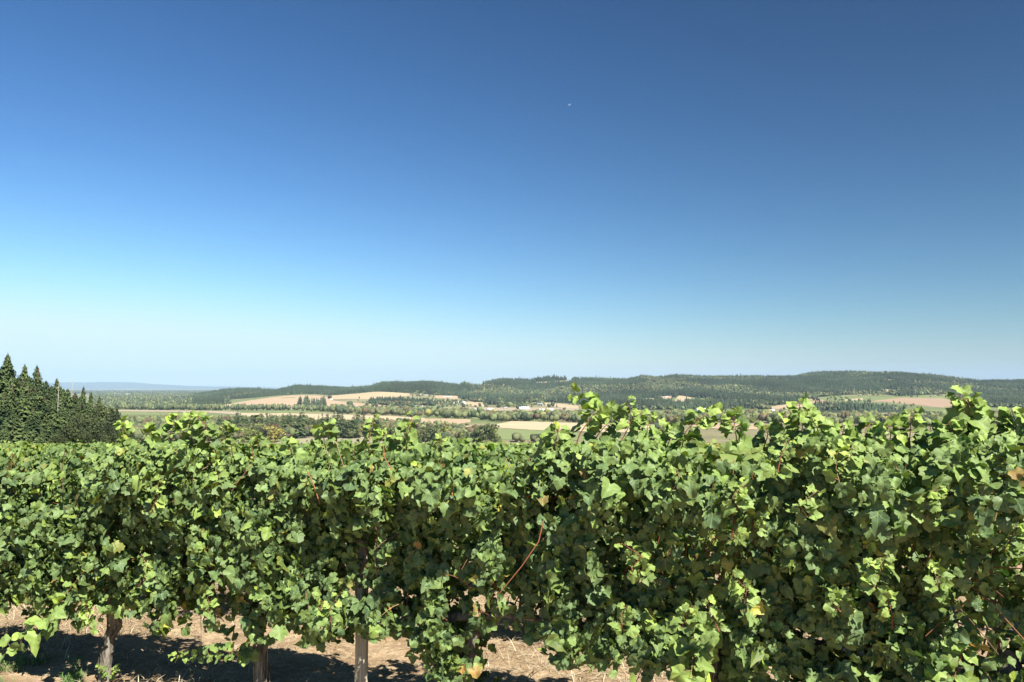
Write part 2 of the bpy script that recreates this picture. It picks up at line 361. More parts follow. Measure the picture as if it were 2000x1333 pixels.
# ground mesh, coloured by what covers it
_gy = np.maximum(GY, 5); gpx, gpy = proj(GX, _gy, GZ)
gc = np.zeros(GX.shape+(3,)); n1 = fbm(GX/140, GY/140, 4, 21)[..., None]; n2 = fbm(GX/900, GY/900, 3, 31)[..., None]
gc[:] = np.array((.25,.23,.125))*(.6+.8*n1)
gc = np.where(n2 > .5, gc*np.array((.75,.95,.72)), gc)
fm = forest_mask(gpx, gpy) & (GY > 2100)
gc[fm] = (.05,.062,.035)
gc[GY < 150] = (.40,.27,.18)
gc[(GY > 7500) & (GY < 31000)] = (np.array((.20,.21,.12))*(.5+1.0*fbm(GX/500, GY/900, 4, 8)[..., None]))[(GY > 7500) & (GY < 31000)]
gc[GY >= 31000] = (.07,.10,.08)
nr, ncol = GX.shape
idx = np.arange(nr*ncol).reshape(nr, ncol)
quads = np.stack([idx[:-1,:-1], idx[:-1,1:], idx[1:,1:], idx[1:,:-1]], -1).reshape(-1, 4)
gV = np.stack([GX, GY, GZ], -1).reshape(-1, 3)
g = link('ground', mesh('ground', gV, quads, M_GROUND, gc.reshape(-1, 3), smooth=True)); tag(g, kind='structure')
EYE = np.array((0, 0, CAMZ))

def field_material(c, i):
    m, t, b = mat('field_%d' % i, .95, .05)
    geo = N(t, 'ShaderNodeNewGeometry'); mp = N(t, 'ShaderNodeMapping')
    mp.inputs['Rotation'].default_value = (0, 0, random.uniform(-.5, .5) if i != 9 else .9); mp.inputs['Scale'].default_value = (.004, .05, 0) if i != 9 else (.003,.09,0)
    t.links.new(geo.outputs['Position'], mp.inputs[0])
    d = tuple(v*(.86 if i != 9 else .72) for v in c)
    c1 = noise_mix(t, d, c, 1.0, 5, mp.outputs[0], .4, .6)
    c2 = noise_mix(t, tuple(v*.88 for v in c), c1, .012, 4, geo.outputs['Position'])
    t.links.new(c2, b.inputs['Base Color'])
    return m
for i, (c, cols, dm) in enumerate(FIELDS):
    xs = [q[0] for q in cols]; nx = max(6, int((xs[-1]-xs[0])/3)); ny = 10
    V = []
    for px in np.linspace(xs[0], xs[-1], nx):
        a = np.interp(px, xs, [q[1] for q in cols]); b_ = np.interp(px, xs, [q[2] for q in cols])
        jit = (vnoise(px/6, i)-.5)*.5
        for k in range(ny):
            x, y, z = hit(px, b_+(a-b_)*k/(ny-1)+jit*(k in (0, ny-1)), dm); V.append((x, y, z+.45))
    id2 = np.arange(nx*ny).reshape(nx, ny)
    q = np.stack([id2[:-1,:-1], id2[1:,:-1], id2[1:,1:], id2[:-1,1:]], -1).reshape(-1, 4)
    f = link('field', mesh('field', V, q, field_material(c, i)))
    tag(f, FIELD_LABELS[i], kind='structure')

# ------------------------------------------------------------------ the near soil, straw and weeds
RU = np.array((.936, -.352)); RU /= np.linalg.norm(RU); RN = np.array((-RU[1], RU[0]))
R0 = np.array((-3.48, 6.9)); C0 = R0@RN; S0 = R0@RU; PITCHV = 1.655
def soil_h(x, y): return (fbm(x*1.3, y*1.3, 3, 40)-.45)*.10+(fbm(x*9, y*9, 3, 44)-.45)*.05+np.maximum(fbm(x*22, y*22, 2, 47)-.45, 0)*.05
sx = np.arange(-15, 9, .045); sy = np.concatenate([np.arange(3.2, 12, .045), np.arange(12, 20, .09)])
SX, SY = np.meshgrid(sx, sy)
edge = np.clip((SX+15)/1.5, 0, 1)*np.clip((9-SX)/1.5, 0, 1)*np.clip((SY-3.2)/1, 0, 1)*np.clip((20-SY)/2, 0, 1)
SZ = -.07*SY+.03+(soil_h(SX, SY))*edge-.06*(1-edge)
m, t, b = mat('soil', .95, .05); geo = N(t, 'ShaderNodeNewGeometry')
c1 = noise_mix(t, (.24,.165,.095), (.41,.305,.185), 2.2, 5, geo.outputs['Position'])
c2 = noise_mix(t, c1, (.47,.385,.255), 14, 6, geo.outputs['Position'], .48, .68)
c3 = noise_mix(t, (.24,.15,.10), c2, 45, 5, geo.outputs['Position'], .3, .5)
t.links.new(c3, b.inputs['Base Color']); bump(t, b, 60, .9, .02, geo.outputs['Position'], 8)
id2 = np.arange(SX.size).reshape(SX.shape)
q = np.stack([id2[:-1,:-1], id2[:-1,1:], id2[1:,1:], id2[1:,:-1]], -1).reshape(-1, 4)
o = link('soil', mesh('soil', np.stack([SX, SY, SZ], -1).reshape(-1, 3), q, m, smooth=True)); tag(o, kind='structure')
def near_z(x, y): return -.07*y+.03+soil_h(x, y)
def blades(name, n, cols, L, W, X, Y, lift, dens=None, mat_=None):
    x = rng.uniform(X[0], X[1], n); y = rng.uniform(Y[0], Y[1], n)
    if dens is not None:
        k = rng.random(n) < dens(x, y); x, y = x[k], y[k]; n = len(x)
    z = near_z(x, y)+.004; th = rng.uniform(0, 2*math.pi, n); l = rng.uniform(L[0], L[1], n); e = np.abs(rng.normal(0, lift, n))
    d = np.stack([np.cos(th)*np.cos(e), np.sin(th)*np.cos(e), np.sin(e)], 1)
    s = np.stack([-np.sin(th), np.cos(th), 0*th], 1)*rng.uniform(W[0], W[1], n)[:, None]
    p0 = np.stack([x, y, z], 1); p1 = p0+d*l[:, None]*.55; p1[:, 2] += .01; p2 = p0+d*l[:, None]; p2[:, 2] -= .25*l*np.sin(e)
    V = np.stack([p0-s, p0+s, p1-s*.8, p1+s*.8, p2], 1).reshape(-1, 3)
    b0 = np.arange(n)[:, None]*5
    q = b0+np.array([[0, 1, 3, 2]]); tr = b0+np.array([[2, 3, 4]])
    cc = np.array(cols)[rng.integers(0, len(cols), n)]*rng.uniform(.7, 1.15, (n, 1))
    return mesh(name, V, [q, tr], mat_ or M_STRAW, np.repeat(cc, 5, 0))
def straw_d(x, y): return np.clip((fbm(x*.9, y*.9, 3, 55)-.30)*4, .08, 1)
me = blades('straw', 52000, [(.54,.45,.29),(.64,.57,.40),(.42,.33,.20),(.24,.17,.10)], (.06,.26), (.0016,.0042), (-9, 4.2), (4.3, 13), .34, straw_d)
o = link('straw', me); tag(o, 'dry cut straw and stalks strewn over the soil under the vines', 'straw', kind='stuff')
def weed_d(x, y):
    px, py = proj(x, y, -.07*y)
    return ((px < 160) & (py > 1292)).astype(float)*np.clip((fbm(x*3, y*3, 2, 60)-.32)*5, 0, 1)
me = blades('weeds', 16000, [(.16,.28,.07),(.22,.34,.09),(.12,.20,.06)], (.04,.13), (.002,.005), (-5.4, -3.5), (6.2, 7.7), .8, weed_d, M_LEAFFAR)
o = link('weeds', me); tag(o, 'low green weeds on the soil at the bottom left corner', 'weeds', kind='stuff')

# ------------------------------------------------------------------ grape leaves
HALF = [(.03,.03),(.17,-.16),(.36,-.12),(.50,.04),(.49,.17),(.58,.28),(.60,.45),(.47,.54),(.38,.60),(.36,.72),(.18,.85),(0,.98)]
OUT = np.array(HALF+[(-x, y) for x, y in HALF[::-1][1:]])
LOWOUT = np.array([(.02,.03),(.26,-.14),(.47,.12),(.58,.42),(.30,.60),(.24,.84),(0,1.03),(-.24,.84),(-.30,.60),(-.58,.42),(-.47,.12),(-.26,-.14)])
def leaf_template(out):
    c = np.array((0, .32)); n = len(out)
    inner = c+(out-c)*.52
    V = np.vstack([[c], inner, out]); F = []
    for i in range(n):
        j = (i+1)%n
        F += [(0, 1+j, 1+i), (1+i, 1+j, 1+n+j), (1+i, 1+n+j, 1+n+i)]
    return V, np.array(F)
LT_HI = leaf_template(OUT)
LT_LO = (np.vstack([[(0,.32)], LOWOUT]), np.array([(0, 1+(i+1)%12, 1+i) for i in range(12)]))
LT_XLO = (np.array([(0,.35),(0,-.1),(.55,.2),(.35,.8),(-.35,.8),(-.55,.2)]), np.array([(0,2,1),(0,3,2),(0,4,3),(0,5,4),(0,1,5)]))
def norm(v): return v/(np.linalg.norm(v, axis=-1, keepdims=True)+1e-9)
def put_leaves(mb, P, Nrm, Tip, size, col, tmpl, curl=1.0, m=0):
    """leaves at stalk points P, facing Nrm, tips towards Tip"""
    V2, F = tmpl; n = len(P); nf_ = len(V2)
    if n == 0: return
    Nn = norm(Nrm); T = norm(Tip-(Tip*Nn).sum(1, keepdims=True)*Nn); S = np.cross(T, Nn)
    x = V2[None, :, 0]; y = V2[None, :, 1]
    k1 = rng.normal(.18, .32, (n, 1))*curl; k2 = rng.normal(-.32, .38, (n, 1))*curl; ph = rng.uniform(0, 6.3, (n, 1)); k3 = rng.uniform(.03, .16, (n, 1))*curl
    ang = np.arctan2(x, y-.32); r = np.hypot(x, y-.32)
    z = k1*np.abs(x)+k2*(y)**2+k3*np.sin(ang*3+ph)*r*1.6+.03*np.sin(ang*7+ph*2)*r*curl
    sx_ = rng.uniform(.85, 1.12, (n, 1)); jx = 1+.06*np.sin(ang*5+ph)
    if nf_ > 20:
        jx = jx*np.where(np.arange(nf_)[None] > nf_//2, 1+rng.normal(0, .065, (n, nf_)), 1); z = z+np.where(np.arange(nf_)[None] > 0, rng.normal(0, .028, (n, nf_)), 0)
    L = (x*sx_*jx)[..., None]*S[:, None]+(y*jx)[..., None]*T[:, None]+z[..., None]*Nn[:, None]
    W = P[:, None]+L*np.asarray(size)[:, None, None]
    V = W.reshape(-1, 3); nf = len(V2)
    FF = (np.arange(n)[:, None, None]*nf+F[None]).reshape(-1, 3)
    cc = np.repeat(np.asarray(col), nf, 0).reshape(n, nf, 3)
    # older leaves yellow at the rim
    rim = (r > .45)[..., None]*rng.random((n, 1, 1))**6*.35
    cc = cc*(1-rim)+np.array((.40,.30,.06))*rim
    lc = np.broadcast_to(V2[None], (n, nf, 2)).reshape(-1, 2)
    mb.add(V, FF, cc.reshape(-1, 3), lc, m)
DARK=np.array((.040,.070,.028)); MIDG=np.array((.168,.235,.055)); LIME=np.array((.36,.46,.065)); YEL=np.array((.48,.42,.08)); ORG=np.array((.50,.20,.04))
CANEC = [(.20,.07,.04),(.26,.11,.055),(.30,.20,.10),(.15,.08,.05)]
def leaf_colours(n, h, young=None, autumn=.02):
    a = rng.random((n, 1))
    c = DARK*(1-a)+MIDG*a
    y = (np.clip((h-1.6)/.5, 0, 1)**2*.40+rng.random(n)**4*.60 if young is None else young)[:, None]
    c = c*(1-y)+LIME*y
    c = c*rng.uniform(.62, 1.45, (n, 1))
    r = rng.random(n)
    c[r < autumn] = YEL*rng.uniform(.5, 1.1, ((r < autumn).sum(), 1)); c[r < autumn*.22] = ORG*rng.uniform(.5, 1.1, ((r < autumn*.22).sum(), 1))
    return c
def rowxy(s, off=0.0, row=0):
    """world xy of a point: s metres along the row, off metres behind its centre line"""
    s = np.asarray(s, float)[..., None]; off = np.asarray(off, float)[..., None]
    return s*RU+(C0+2.4*row+off)*RN
def shoot(mb, pts, sizes, n, tmpl, m_leaf=0, m_stem=1, young=(.25, 1.0), rad=.005, two=True, hang=0.5):
    """a stem along pts with leaves alternating on both sides, small and lime towards the tip"""
    pts = np.asarray(pts, float); k = len(pts); tt = np.linspace(0, 1, 24); i = tt*(k-1)
    # smooth through the control points
    Q = np.stack([np.interp(i, np.arange(k), pts[:, j]) for j in range(3)], 1)
    for _ in range(3): Q[1:-1] = .25*Q[:-2]+.5*Q[1:-1]+.25*Q[2:]
    mb.tube(Q, np.linspace(rad, rad*.35, len(Q)), 4, CANEC[rng.integers(4)], m_stem)
    tl = np.linspace(.06, 1.0, n)+rng.normal(0, .01, n); tl = np.clip(tl, 0, 1)
    P = np.stack([np.interp(tl, tt, Q[:, j]) for j in range(3)], 1)
    T = norm(np.gradient(P, axis=0)) if n > 2 else np.tile([[0, 0, 1.]], (n, 1))
    sd = np.where(np.arange(n)%2, 1., -1.)[:, None]
    side = norm(np.cross(T, np.array((RN[0], RN[1], .0))))*sd+rng.normal(0, .35, (n, 3))
    fr = -np.array((RN[0], RN[1], 0))
    nrm = norm(fr*.75+np.array((0, 0, .75))+rng.normal(0, .45, (n, 3)))
    tip = norm(side+np.array((0, 0, -hang))+T*.35)
    s = (sizes[0]*(1-tl)+sizes[1]*tl)*.78; s = s*rng.uniform(.8, 1.25, n)
    Pe = P+norm(side)*s[:, None]*.35
    for a, e in zip(P, Pe): mb.tube([a, e], [.0018, .0015], 3, (.35,.22,.10), m_stem, cap=False)
    yo = np.clip(young[0]+(young[1]-young[0])*tl+rng.normal(0, .12, n), 0, 1)
    put_leaves(mb, Pe, nrm, tip, s, leaf_colours(n, 0, yo, 0.0), tmpl, 1.1, m_leaf)

# profile of the front hedge against the photo's columns: top and bottom height above the soil
TOPH = [(-400,1.76),(0,1.70),(150,1.76),(225,2.00),(350,2.04),(450,1.97),(560,1.85),(800,1.85),(950,1.83),(1050,1.87),(1130,1.99),(1250,2.00),(1400,1.99),(1700,2.02),(2000,2.07),(2400,2.05)]
BOTH = [(-400,.58),(0,.55),(215,.58),(330,.54),(430,.55),(520,.54),(600,.56),(705,.60),(800,.62),(850,.45),(885,.34),(930,.40),(985,.66),(1100,.68),(1270,.62),(1350,.26),(1420,.46),(1600,.30),(1800,.28),(2000,.28),(2400,.3)]
def make_vine(s0, row, n_leaf, tmpl, size, front, seed, hang=0.0):
    """geometry of one vine relative to its base; returns (trunk, canes, foliage) meshes"""
    global rng
    rng = np.random.default_rng(seed)
    base = rowxy(s0, 0, row); bz = float(-.07*base[1])
    org = np.array((base[0], base[1], bz))
    def W(s, off, h):            # to coordinates relative to the vine base; h above the sloping soil
        xy = rowxy(s0+s, off, row); z = -.07*xy[..., 1]+h
        return np.concatenate([xy, np.asarray(z)[..., None]], -1)-org
    tr = MB()
    lean = rng.normal(0, .05); hts = np.linspace(-.06, .84, 16)
    zig = np.cumsum(rng.normal(0, .014, 16)); zig2 = np.cumsum(rng.normal(0, .010, 16))
    R = np.interp(hts, [-.06, .05, .3, .62, .72, .84], [.078, .054, .043, .050, .066, .045])*rng.uniform(.9, 1.12)
    P = W(lean*hts*2+zig, zig2, hts)
    tr.tube(P, R, 14 if front else 7, (1,1,1), 0, .10 if front else .05)
    if front:      # knots, torn bark strips, spur heads
        for _ in range(7):
            k = rng.integers(4, 15); p = P[k]; d = norm(rng.normal(size=3)); tr.tube([p, p+d*R[k]*1.0, p+d*R[k]*1.5], [R[k]*.6, R[k]*.5, R[k]*.15], 6, rough=.1)
        for _ in range(14):
            k = rng.integers(2, 11); th = rng.uniform(0, 6.3); off = np.array((math.cos(th), math.sin(th), 0))*R[k]*1.04
            tr.tube([P[k]+off, (P[k+1]+P[k+2])/2+off*1.15, P[min(k+4, 15)]+off*1.02], [.006, .009, .003], 4)
    for sg in (-1, 1):          # cordon arms along the wire
        ss = np.linspace(0, sg*.82, 8)
        tr.tube(W(lean*1.6+zig[-1]+ss, rng.normal(0, .012, 8), .80+.03*np.sin(ss*4)+rng.normal(0, .01, 8)), np.linspace(.034, .014, 8), 7, rough=.08)
    cn = []; nc = 22 if front else 9
    for i in range(nc):
        s = rng.uniform(-.82, .82); o_ = rng.choice([-1, 1])*rng.uniform(.0, .16); top = rng.uniform(1.35, 2.02)
        hh = np.linspace(.82, top, 7); ss = s+np.cumsum(rng.normal(0, .05, 7)); oo = o_*np.linspace(.1, 1, 7)+np.cumsum(rng.normal(0, .02, 7))
        q_ = MB(); q_.tube(W(ss, oo, hh), np.linspace(.0058, .003, 7), 5 if front else 3, CANEC[rng.integers(4)]); cn.append(q_)
    if front:
        for i in range(20):     # laterals and bare canes leaning out of the face
            s = rng.uniform(-.8, .8); h = rng.uniform(.6, 1.9); sg = -1 if rng.random() < .7 else 1
            l = rng.uniform(.15, .45); a = rng.uniform(-.8, 1.2); dx = rng.choice([-1, 1])*rng.uniform(.3, 1)
            k = np.linspace(0, 1, 5)
            q_ = MB(); q_.tube(W(s+dx*l*k*math.cos(a), sg*(.12+.18*k), h+l*math.sin(a)*k-.08*k*k), np.linspace(.0036, .002, 5), 4, CANEC[rng.integers(4)]); cn.append(q_)
    fo = MB()
    # leaf positions: a lumpy two-sided wall with leaves through its depth
    n = n_leaf
    s = rng.uniform(-.92, .92, n); a = rng.random(n)
    px = proj(*(rowxy(s0+s, 0, row).T), -.07*rowxy(s0+s, 0, row)[:, 1]+1.3)[0]
    if row == 0: tp = lerp(px, TOPH); bt = lerp(px, BOTH)
    else: tp = 1.86+.16*(vnoise((s0+s)*1.1, row*7.7)-.5)*2; bt = .62+.2*(vnoise((s0+s)*1.4, row*3.1)-.5)
    tp = tp+(vnoise((s0+s)*3.1, row+.5)-.5)*.16
    bt = bt+(vnoise((s0+s)*4.1, row+4.5)-.5)*.22
    h = bt+(tp-bt)*a**.86
    h -= hang*rng.random(n)**3*(np.abs(s) < .35)
    lump = fbm((s0+s)*3.4, h*1.7+row*5, 3, 70)-.45
    side = np.where(rng.random(n) < .62, -1., 1.)
    wide = .26*np.sqrt(np.clip(1-((h-1.25)/1.05)**4, .15, 1))+.80*lump+np.where(side < 0, np.clip((h-1.15)/.5, 0, 1)*(.07+.15*np.clip((px-950)/300, 0, 1))-.05*np.clip((px-950)/300, 0, 1), 0)
    dep = np.where(rng.random(n) < .70, rng.uniform(.75, 1.12, n), rng.uniform(0, .8, n))
    off = side*wide*dep+rng.normal(0, .02, n)
    # thin the wall where the photograph shows through it: low down
    keep = rng.random(n) < np.clip(.55+1.0*(h-bt-.05)/.38, .4, 1)*np.clip(.62+(fbm((s0+s)*5.2, h*2.6, 2, 91)-.37)*3.6, .12, 1)
    s, h, off, side, a = s[keep], h[keep], off[keep], side[keep], a[keep]; n = len(s)
    P = W(s, off, h)
    outw = np.stack([RN[0]*side, RN[1]*side, 0*side], 1)
    up = (.10+1.15*np.clip((h-1.55)/.35, 0, 1))[:, None]
    nrm = norm(outw*.95+np.array((0, 0, 1.))*up+rng.normal(0, .66, (n, 3)))
    tip = norm(np.array((0, 0, -1.))+rng.normal(0, .42, (n, 3))+outw*.25)
    sz = size*np.clip(rng.lognormal(0, .28, n), .5, 1.75)*(1-.22*np.clip((h-1.75)/.3, 0, 1))
    put_leaves(fo, P, nrm, tip, sz, leaf_colours(n, h, autumn=.022 if row == 0 else .09), tmpl)
    return org, tr, cn, fo, W
SHOOTC = {}
def vine_object(org, meshes, shoots, label, group, sc=1.0):
    r = empty('grapevine', org); tag(r, label, 'grapevine', group)
    link('trunk', meshes[0], r); link('foliage', meshes[1], r)
    for me in meshes[2:]: link('cane', me, r)
    for me in shoots: link('shoot', me, r)
    return r

# explicit shoots of the front row, each from base (px,py) through to the tip, depth offset from the row's centre
def rowpt(px, py, off=-.1):
    """point on the plane of the front row (moved off metres) seen at a pixel"""
    d = at(px, py, 1.0)-EYE; k = (C0+off)/(d[0]*RN[0]+d[1]*RN[1]); return EYE+d*k
TOPSH = [  # points, leaf sizes (base, tip), count
 ([(1150,900),(1165,850),(1200,815),(1175,790),(1115,768)],(.13,.07),17), ([(1120,900),(1130,850),(1160,810),(1175,800)],(.13,.09),13),
 ([(1180,900),(1215,860),(1235,820),(1225,780)],(.12,.06),14), ([(1250,900),(1262,850),(1270,810)],(.10,.05),10),
 ([(1240,890),(1245,850),(1250,805)],(.11,.06),10),
 ([(380,880),(370,840),(375,808)],(.12,.07),13), ([(330,880),(335,835),(350,812)],(.12,.07),12), ([(410,870),(400,830),(385,812)],(.11,.06),11),
 ([(300,880),(290,845),(300,838)],(.12,.08),9), ([(240,880),(245,850),(238,822)],(.12,.07),10),
 ([(430,870),(445,850),(450,828)],(.11,.06),9), ([(640,890),(632,860),(634,832),(645,836)],(.10,.08),9),
 ([(720,885),(722,855),(730,815)],(.11,.06),9), ([(795,885),(792,850),(806,812)],(.12,.06),11), ([(752,880),(748,860),(756,846)],(.10,.06),6),
 ([(865,885),(858,865),(862,855)],(.09,.05),6),
 ([(1330,880),(1340,840),(1375,812),(1400,808)],(.12,.08),12), ([(1440,870),(1435,830),(1430,812)],(.11,.07),9),
 ([(1560,880),(1568,830),(1560,783)],(.13,.07),16), ([(1600,880),(1598,840),(1575,800)],(.12,.07),12), ([(1530,880),(1535,845),(1520,815)],(.11,.07),9),
 ([(1490,880),(1500,850),(1495,830)],(.11,.07),8),
 ([(1690,880),(1690,840),(1705,822)],(.11,.07),10), ([(1640,880),(1645,850),(1650,832)],(.11,.07),9),
 ([(1775,890),(1778,840),(1780,800)],(.13,.06),12), ([(1815,880),(1820,850),(1815,828)],(.11,.06),9),
 ([(1885,890),(1888,830),(1895,790),(1870,770)],(.14,.08),17), ([(1915,880),(1910,830),(1905,780)],(.12,.07),12), ([(1940,880),(1945,840),(1955,815)],(.12,.07),10),
 ([(1980,880),(1985,830),(1975,798)],(.12,.07),12), ([(1860,880),(1858,850),(1852,825)],(.12,.07),9), ([(2010,870),(2015,835),(2020,800)],(.12,.07),11),
 ([(1030,900),(1060,870),(1068,855)],(.10,.06),7), ([(510,890),(505,865),(500,852)],(.10,.06),7), ([(570,890),(566,870),(560,858)],(.10,.06),6),
 ([(1300,880),(1310,855),(1290,835)],(.11,.07),9), ([(1080,900),(1085,865),(1092,835)],(.11,.07),10), ([(1735,880),(1740,850),(1735,832)],(.11,.07),9),
]
LOWSH = [ ([(1322,1180),(1340,1250),(1338,1335)], (.12,.11), 9, -.35, .8), ([(1385,1190),(1368,1260),(1362,1340)], (.12,.11), 9, -.35, .8), ([(1350,1190),(1356,1250),(1350,1320)], (.12,.12), 8, -.45, .8), ([(1870,1210),(1880,1270),(1860,1335)], (.12,.11), 8, -.35, .8),
           ([(500,1262),(478,1277),(430,1272),(380,1280),(335,1282)], (.10,.05), 15, -.25, .9), # creeping shoot of the second trunk
          ([(150,1150),(108,1195),(85,1220),(40,1250),(-20,1290)], (.125,.10), 12, -.9, .8),
          ([(205,1318),(200,1312),(195,1302)], (.05,.035), 6, -.1, .2), ([(215,1318),(222,1312),(228,1303)], (.05,.035), 6, -.1, .2)]
FACESH = []
_r = random.Random(5)
for k in range(34):       # lime side shoots on the face, most of them on the right
    px = _r.uniform(1180, 2000) if k < 26 else _r.uniform(60, 1100); py = _r.uniform(905, 1240)
    l = _r.uniform(35, 70); FACESH.append(([(px+_r.uniform(-8, 8), py), (px+_r.uniform(-15, 15), py-l*.5), (px+_r.uniform(-25, 25), py-l)], (.085, .05), _r.randint(7, 11), -_r.uniform(.40, .56)))
front_xy = [rowxy(S0+PITCHV*i) for i in range(-2, 6)]
shoots_of = {i: [] for i in range(8)}
BARE = [[(1062,1016),(1052,1058),(1020,1105),(975,1160)],[(108,1195),(125,1165),(165,1115)],[(625,985),(612,945),(600,920)],[(765,920),(752,895),(748,870)]]
def assign(p):
    s = p[:2]@RU; return int(np.clip(round((s-S0)/PITCHV)+2, 0, 7))
for lst, kind in ((TOPSH, 'top'), (LOWSH, 'low'), (FACESH, 'face')):
    for e in lst:
        off = {'top': -.06+_r.uniform(-.12, .12)}.get(kind, e[3] if len(e) > 3 else 0)
        pts = np.array([rowpt(px, py, off*(1 if kind != 'low' else min(1, .3+j*.35))) for j, (px, py) in enumerate(e[0])])
        shoots_of[assign(pts[0])].append((kind, pts, e))
FRONT_LABELS = ['grapevine beyond the left edge of the front row',
 'leafy grapevine at the far left edge, its long pale shoot arching down to the soil',
 'grapevine with a dark forked trunk, left of the gnarled one, green sprout at its foot',
 'grapevine on the gnarled light barked trunk left of the wooden post',
 'grapevine right of the wooden post whose foliage hangs nearly to the ground',
 'tall grapevine right of centre with arching lime shoots rising above the hedge',
 'dense dark grapevine at right with lime shoot tips on its face',
 'large dark grapevine nearest the right edge of the frame',
 'grapevine beyond the right edge of the front row']
for i in range(8):
    s0 = S0+PITCHV*(i-2)
    org, tr, cn, fo, W = make_vine(s0, 0, 7800, LT_HI, .060, True, 100+i, {4: .25, 5: .40, 6: .3}.get(i, 0))
    shm = []
    for kind, pts, e in shoots_of[i]:
        mb = MB(); shoot(mb, pts-org, e[1], int(e[2]*(1.7 if kind == 'top' else 1.3)) if kind != 'low' else int(e[2]*2.1), LT_HI,
            young={'top': (.25, .95), 'low': (.35, .8), 'face': (.35, 1.0)}[kind], rad=.0042, hang=e[4] if kind == 'low' else .4)
        shm.append(mb.build('shoot', [M_LEAF, M_CANE], True))
    for bc_ in BARE:
        bp = np.array([rowpt(a_, b_, -.52 if a_ > 900 else -.40) for a_, b_ in bc_])
        if assign(bp[0]) == i:
            q_ = MB(); q_.tube(bp-org, np.linspace(.0042, .003, len(bp)), 6, (.30,.12,.06)); cn.append(q_)
    if i == 4:      # orange leaves at the foot
        put_leaves(fo, np.array([rowpt(905, 1300, -.2), rowpt(925, 1306, -.2), rowpt(935, 1298, -.15)])-org, np.array([[-.3,-.8,.4],[.1,-.8,.6],[.3,-.9,.2]]), np.array([[0,0,-1.],[.3,0,-1.],[-.3,0,-1.]]), [.06,.07,.06], [ORG*1.2, ORG, YEL*.9], LT_HI)
    vine_object(org, (tr.build('trunk', M_BARK), fo.build('foliage', M_LEAF, True), *[c_.build('cane', M_CANE, True) for c_ in cn]), shm, FRONT_LABELS[i], 'grapevines of the front row')

ORD = ['','first','second','third','fourth','fifth','sixth','seventh','eighth','ninth','tenth','eleventh','twelfth','thirteenth','fourteenth','fifteenth','sixteenth','seventeenth','eighteenth','nineteenth']
TENS = {2:('twenty','twentieth'),3:('thirty','thirtieth'),4:('forty','fortieth'),5:('fifty','fiftieth'),6:('sixty','sixtieth'),7:('seventy','seventieth'),8:('eighty','eightieth'),9:('ninety','ninetieth')}
def ordinal(n):
    if n < 20: return ORD[n]
    a, b_ = divmod(n, 10); return TENS[a][1] if b_ == 0 else TENS[a][0]+' '+ORD[b_]
# rows behind: a few vines made once, then copied
MIDV = [make_vine(S0, 1, 3200, LT_LO, .074, False, 200+k) for k in range(4)]
FARV = [make_vine(S0, 3, 1300, LT_LO, .11, False, 220+k) for k in range(4)]
def rear(v):
    for q_ in v[2]:
        for V_, F_, c_ in zip(q_.V, q_.F4, q_.C): v[3].add(V_, F_, c_, None, 1)
    return (v[1].build('trunk', M_BARK), v[3].build('foliage', [M_LEAFFAR, M_CANE], True))
MIDM = [rear(v) for v in MIDV]; FARM = [rear(v) for v in FARV]
protos = {}
def copy_vine(key, meshes, org, label, group, rz, sc):
    if key not in protos:
        r = protos[key] = vine_object((0, 0, 0), meshes, [], label, group)
    else:
        src = protos[key]; r = src.copy(); COL.objects.link(r)
        for ch in src.children:
            c = ch.copy(); COL.objects.link(c); c.parent = r
        r['label'] = label; r['group'] = group
    r.location = tuple(float(v) for v in org); r.rotation_euler = (0, 0, rz); r.scale = (1, 1, float(sc))
    return r
rng = np.random.default_rng(300)
count = 7; row = 1; stuff_from = []
SMIN = {}
while row < 60:
    c = C0+2.4*row
    pr = 2100 if row <= 2 else 1130
    # visible stretch of this row
    def s_of(px):
        u = (px-1000)/FPX; y = c/(RN[1]+RN[0]*u); return u*y*RU[0]+y*RU[1]
    a = s_of(-60); b_ = s_of(pr)
    if count < 300 and (b_-a)/PITCHV+count < 306:
        ks = np.arange(math.ceil((a-S0)/PITCHV), math.floor((b_-S0)/PITCHV)+1)
        for j, k in enumerate(ks):
            s0 = S0+PITCHV*k+row*.37; xy = rowxy(s0, 0, row); org = (xy[0], xy[1], -.07*xy[1]+.05*(vnoise(xy[0]*.3, xy[1]*.3)-.5))
            v = int(rng.integers(4)); near = row <= 2
            lab = 'leafy grapevine, %s from the left in the %s row, behind the front hedge' % (ordinal(j+1), ordinal(row+1))
            copy_vine((near, v), (MIDM if near else FARM)[v], org, lab, 'grapevines of the rows behind', math.pi if rng.random() < 0 else 0, rng.uniform(.95, 1.04))
            count += 1
        SMIN[row] = (ks[-1]+.5)*PITCHV+S0
    row += 1
print('vines', count)
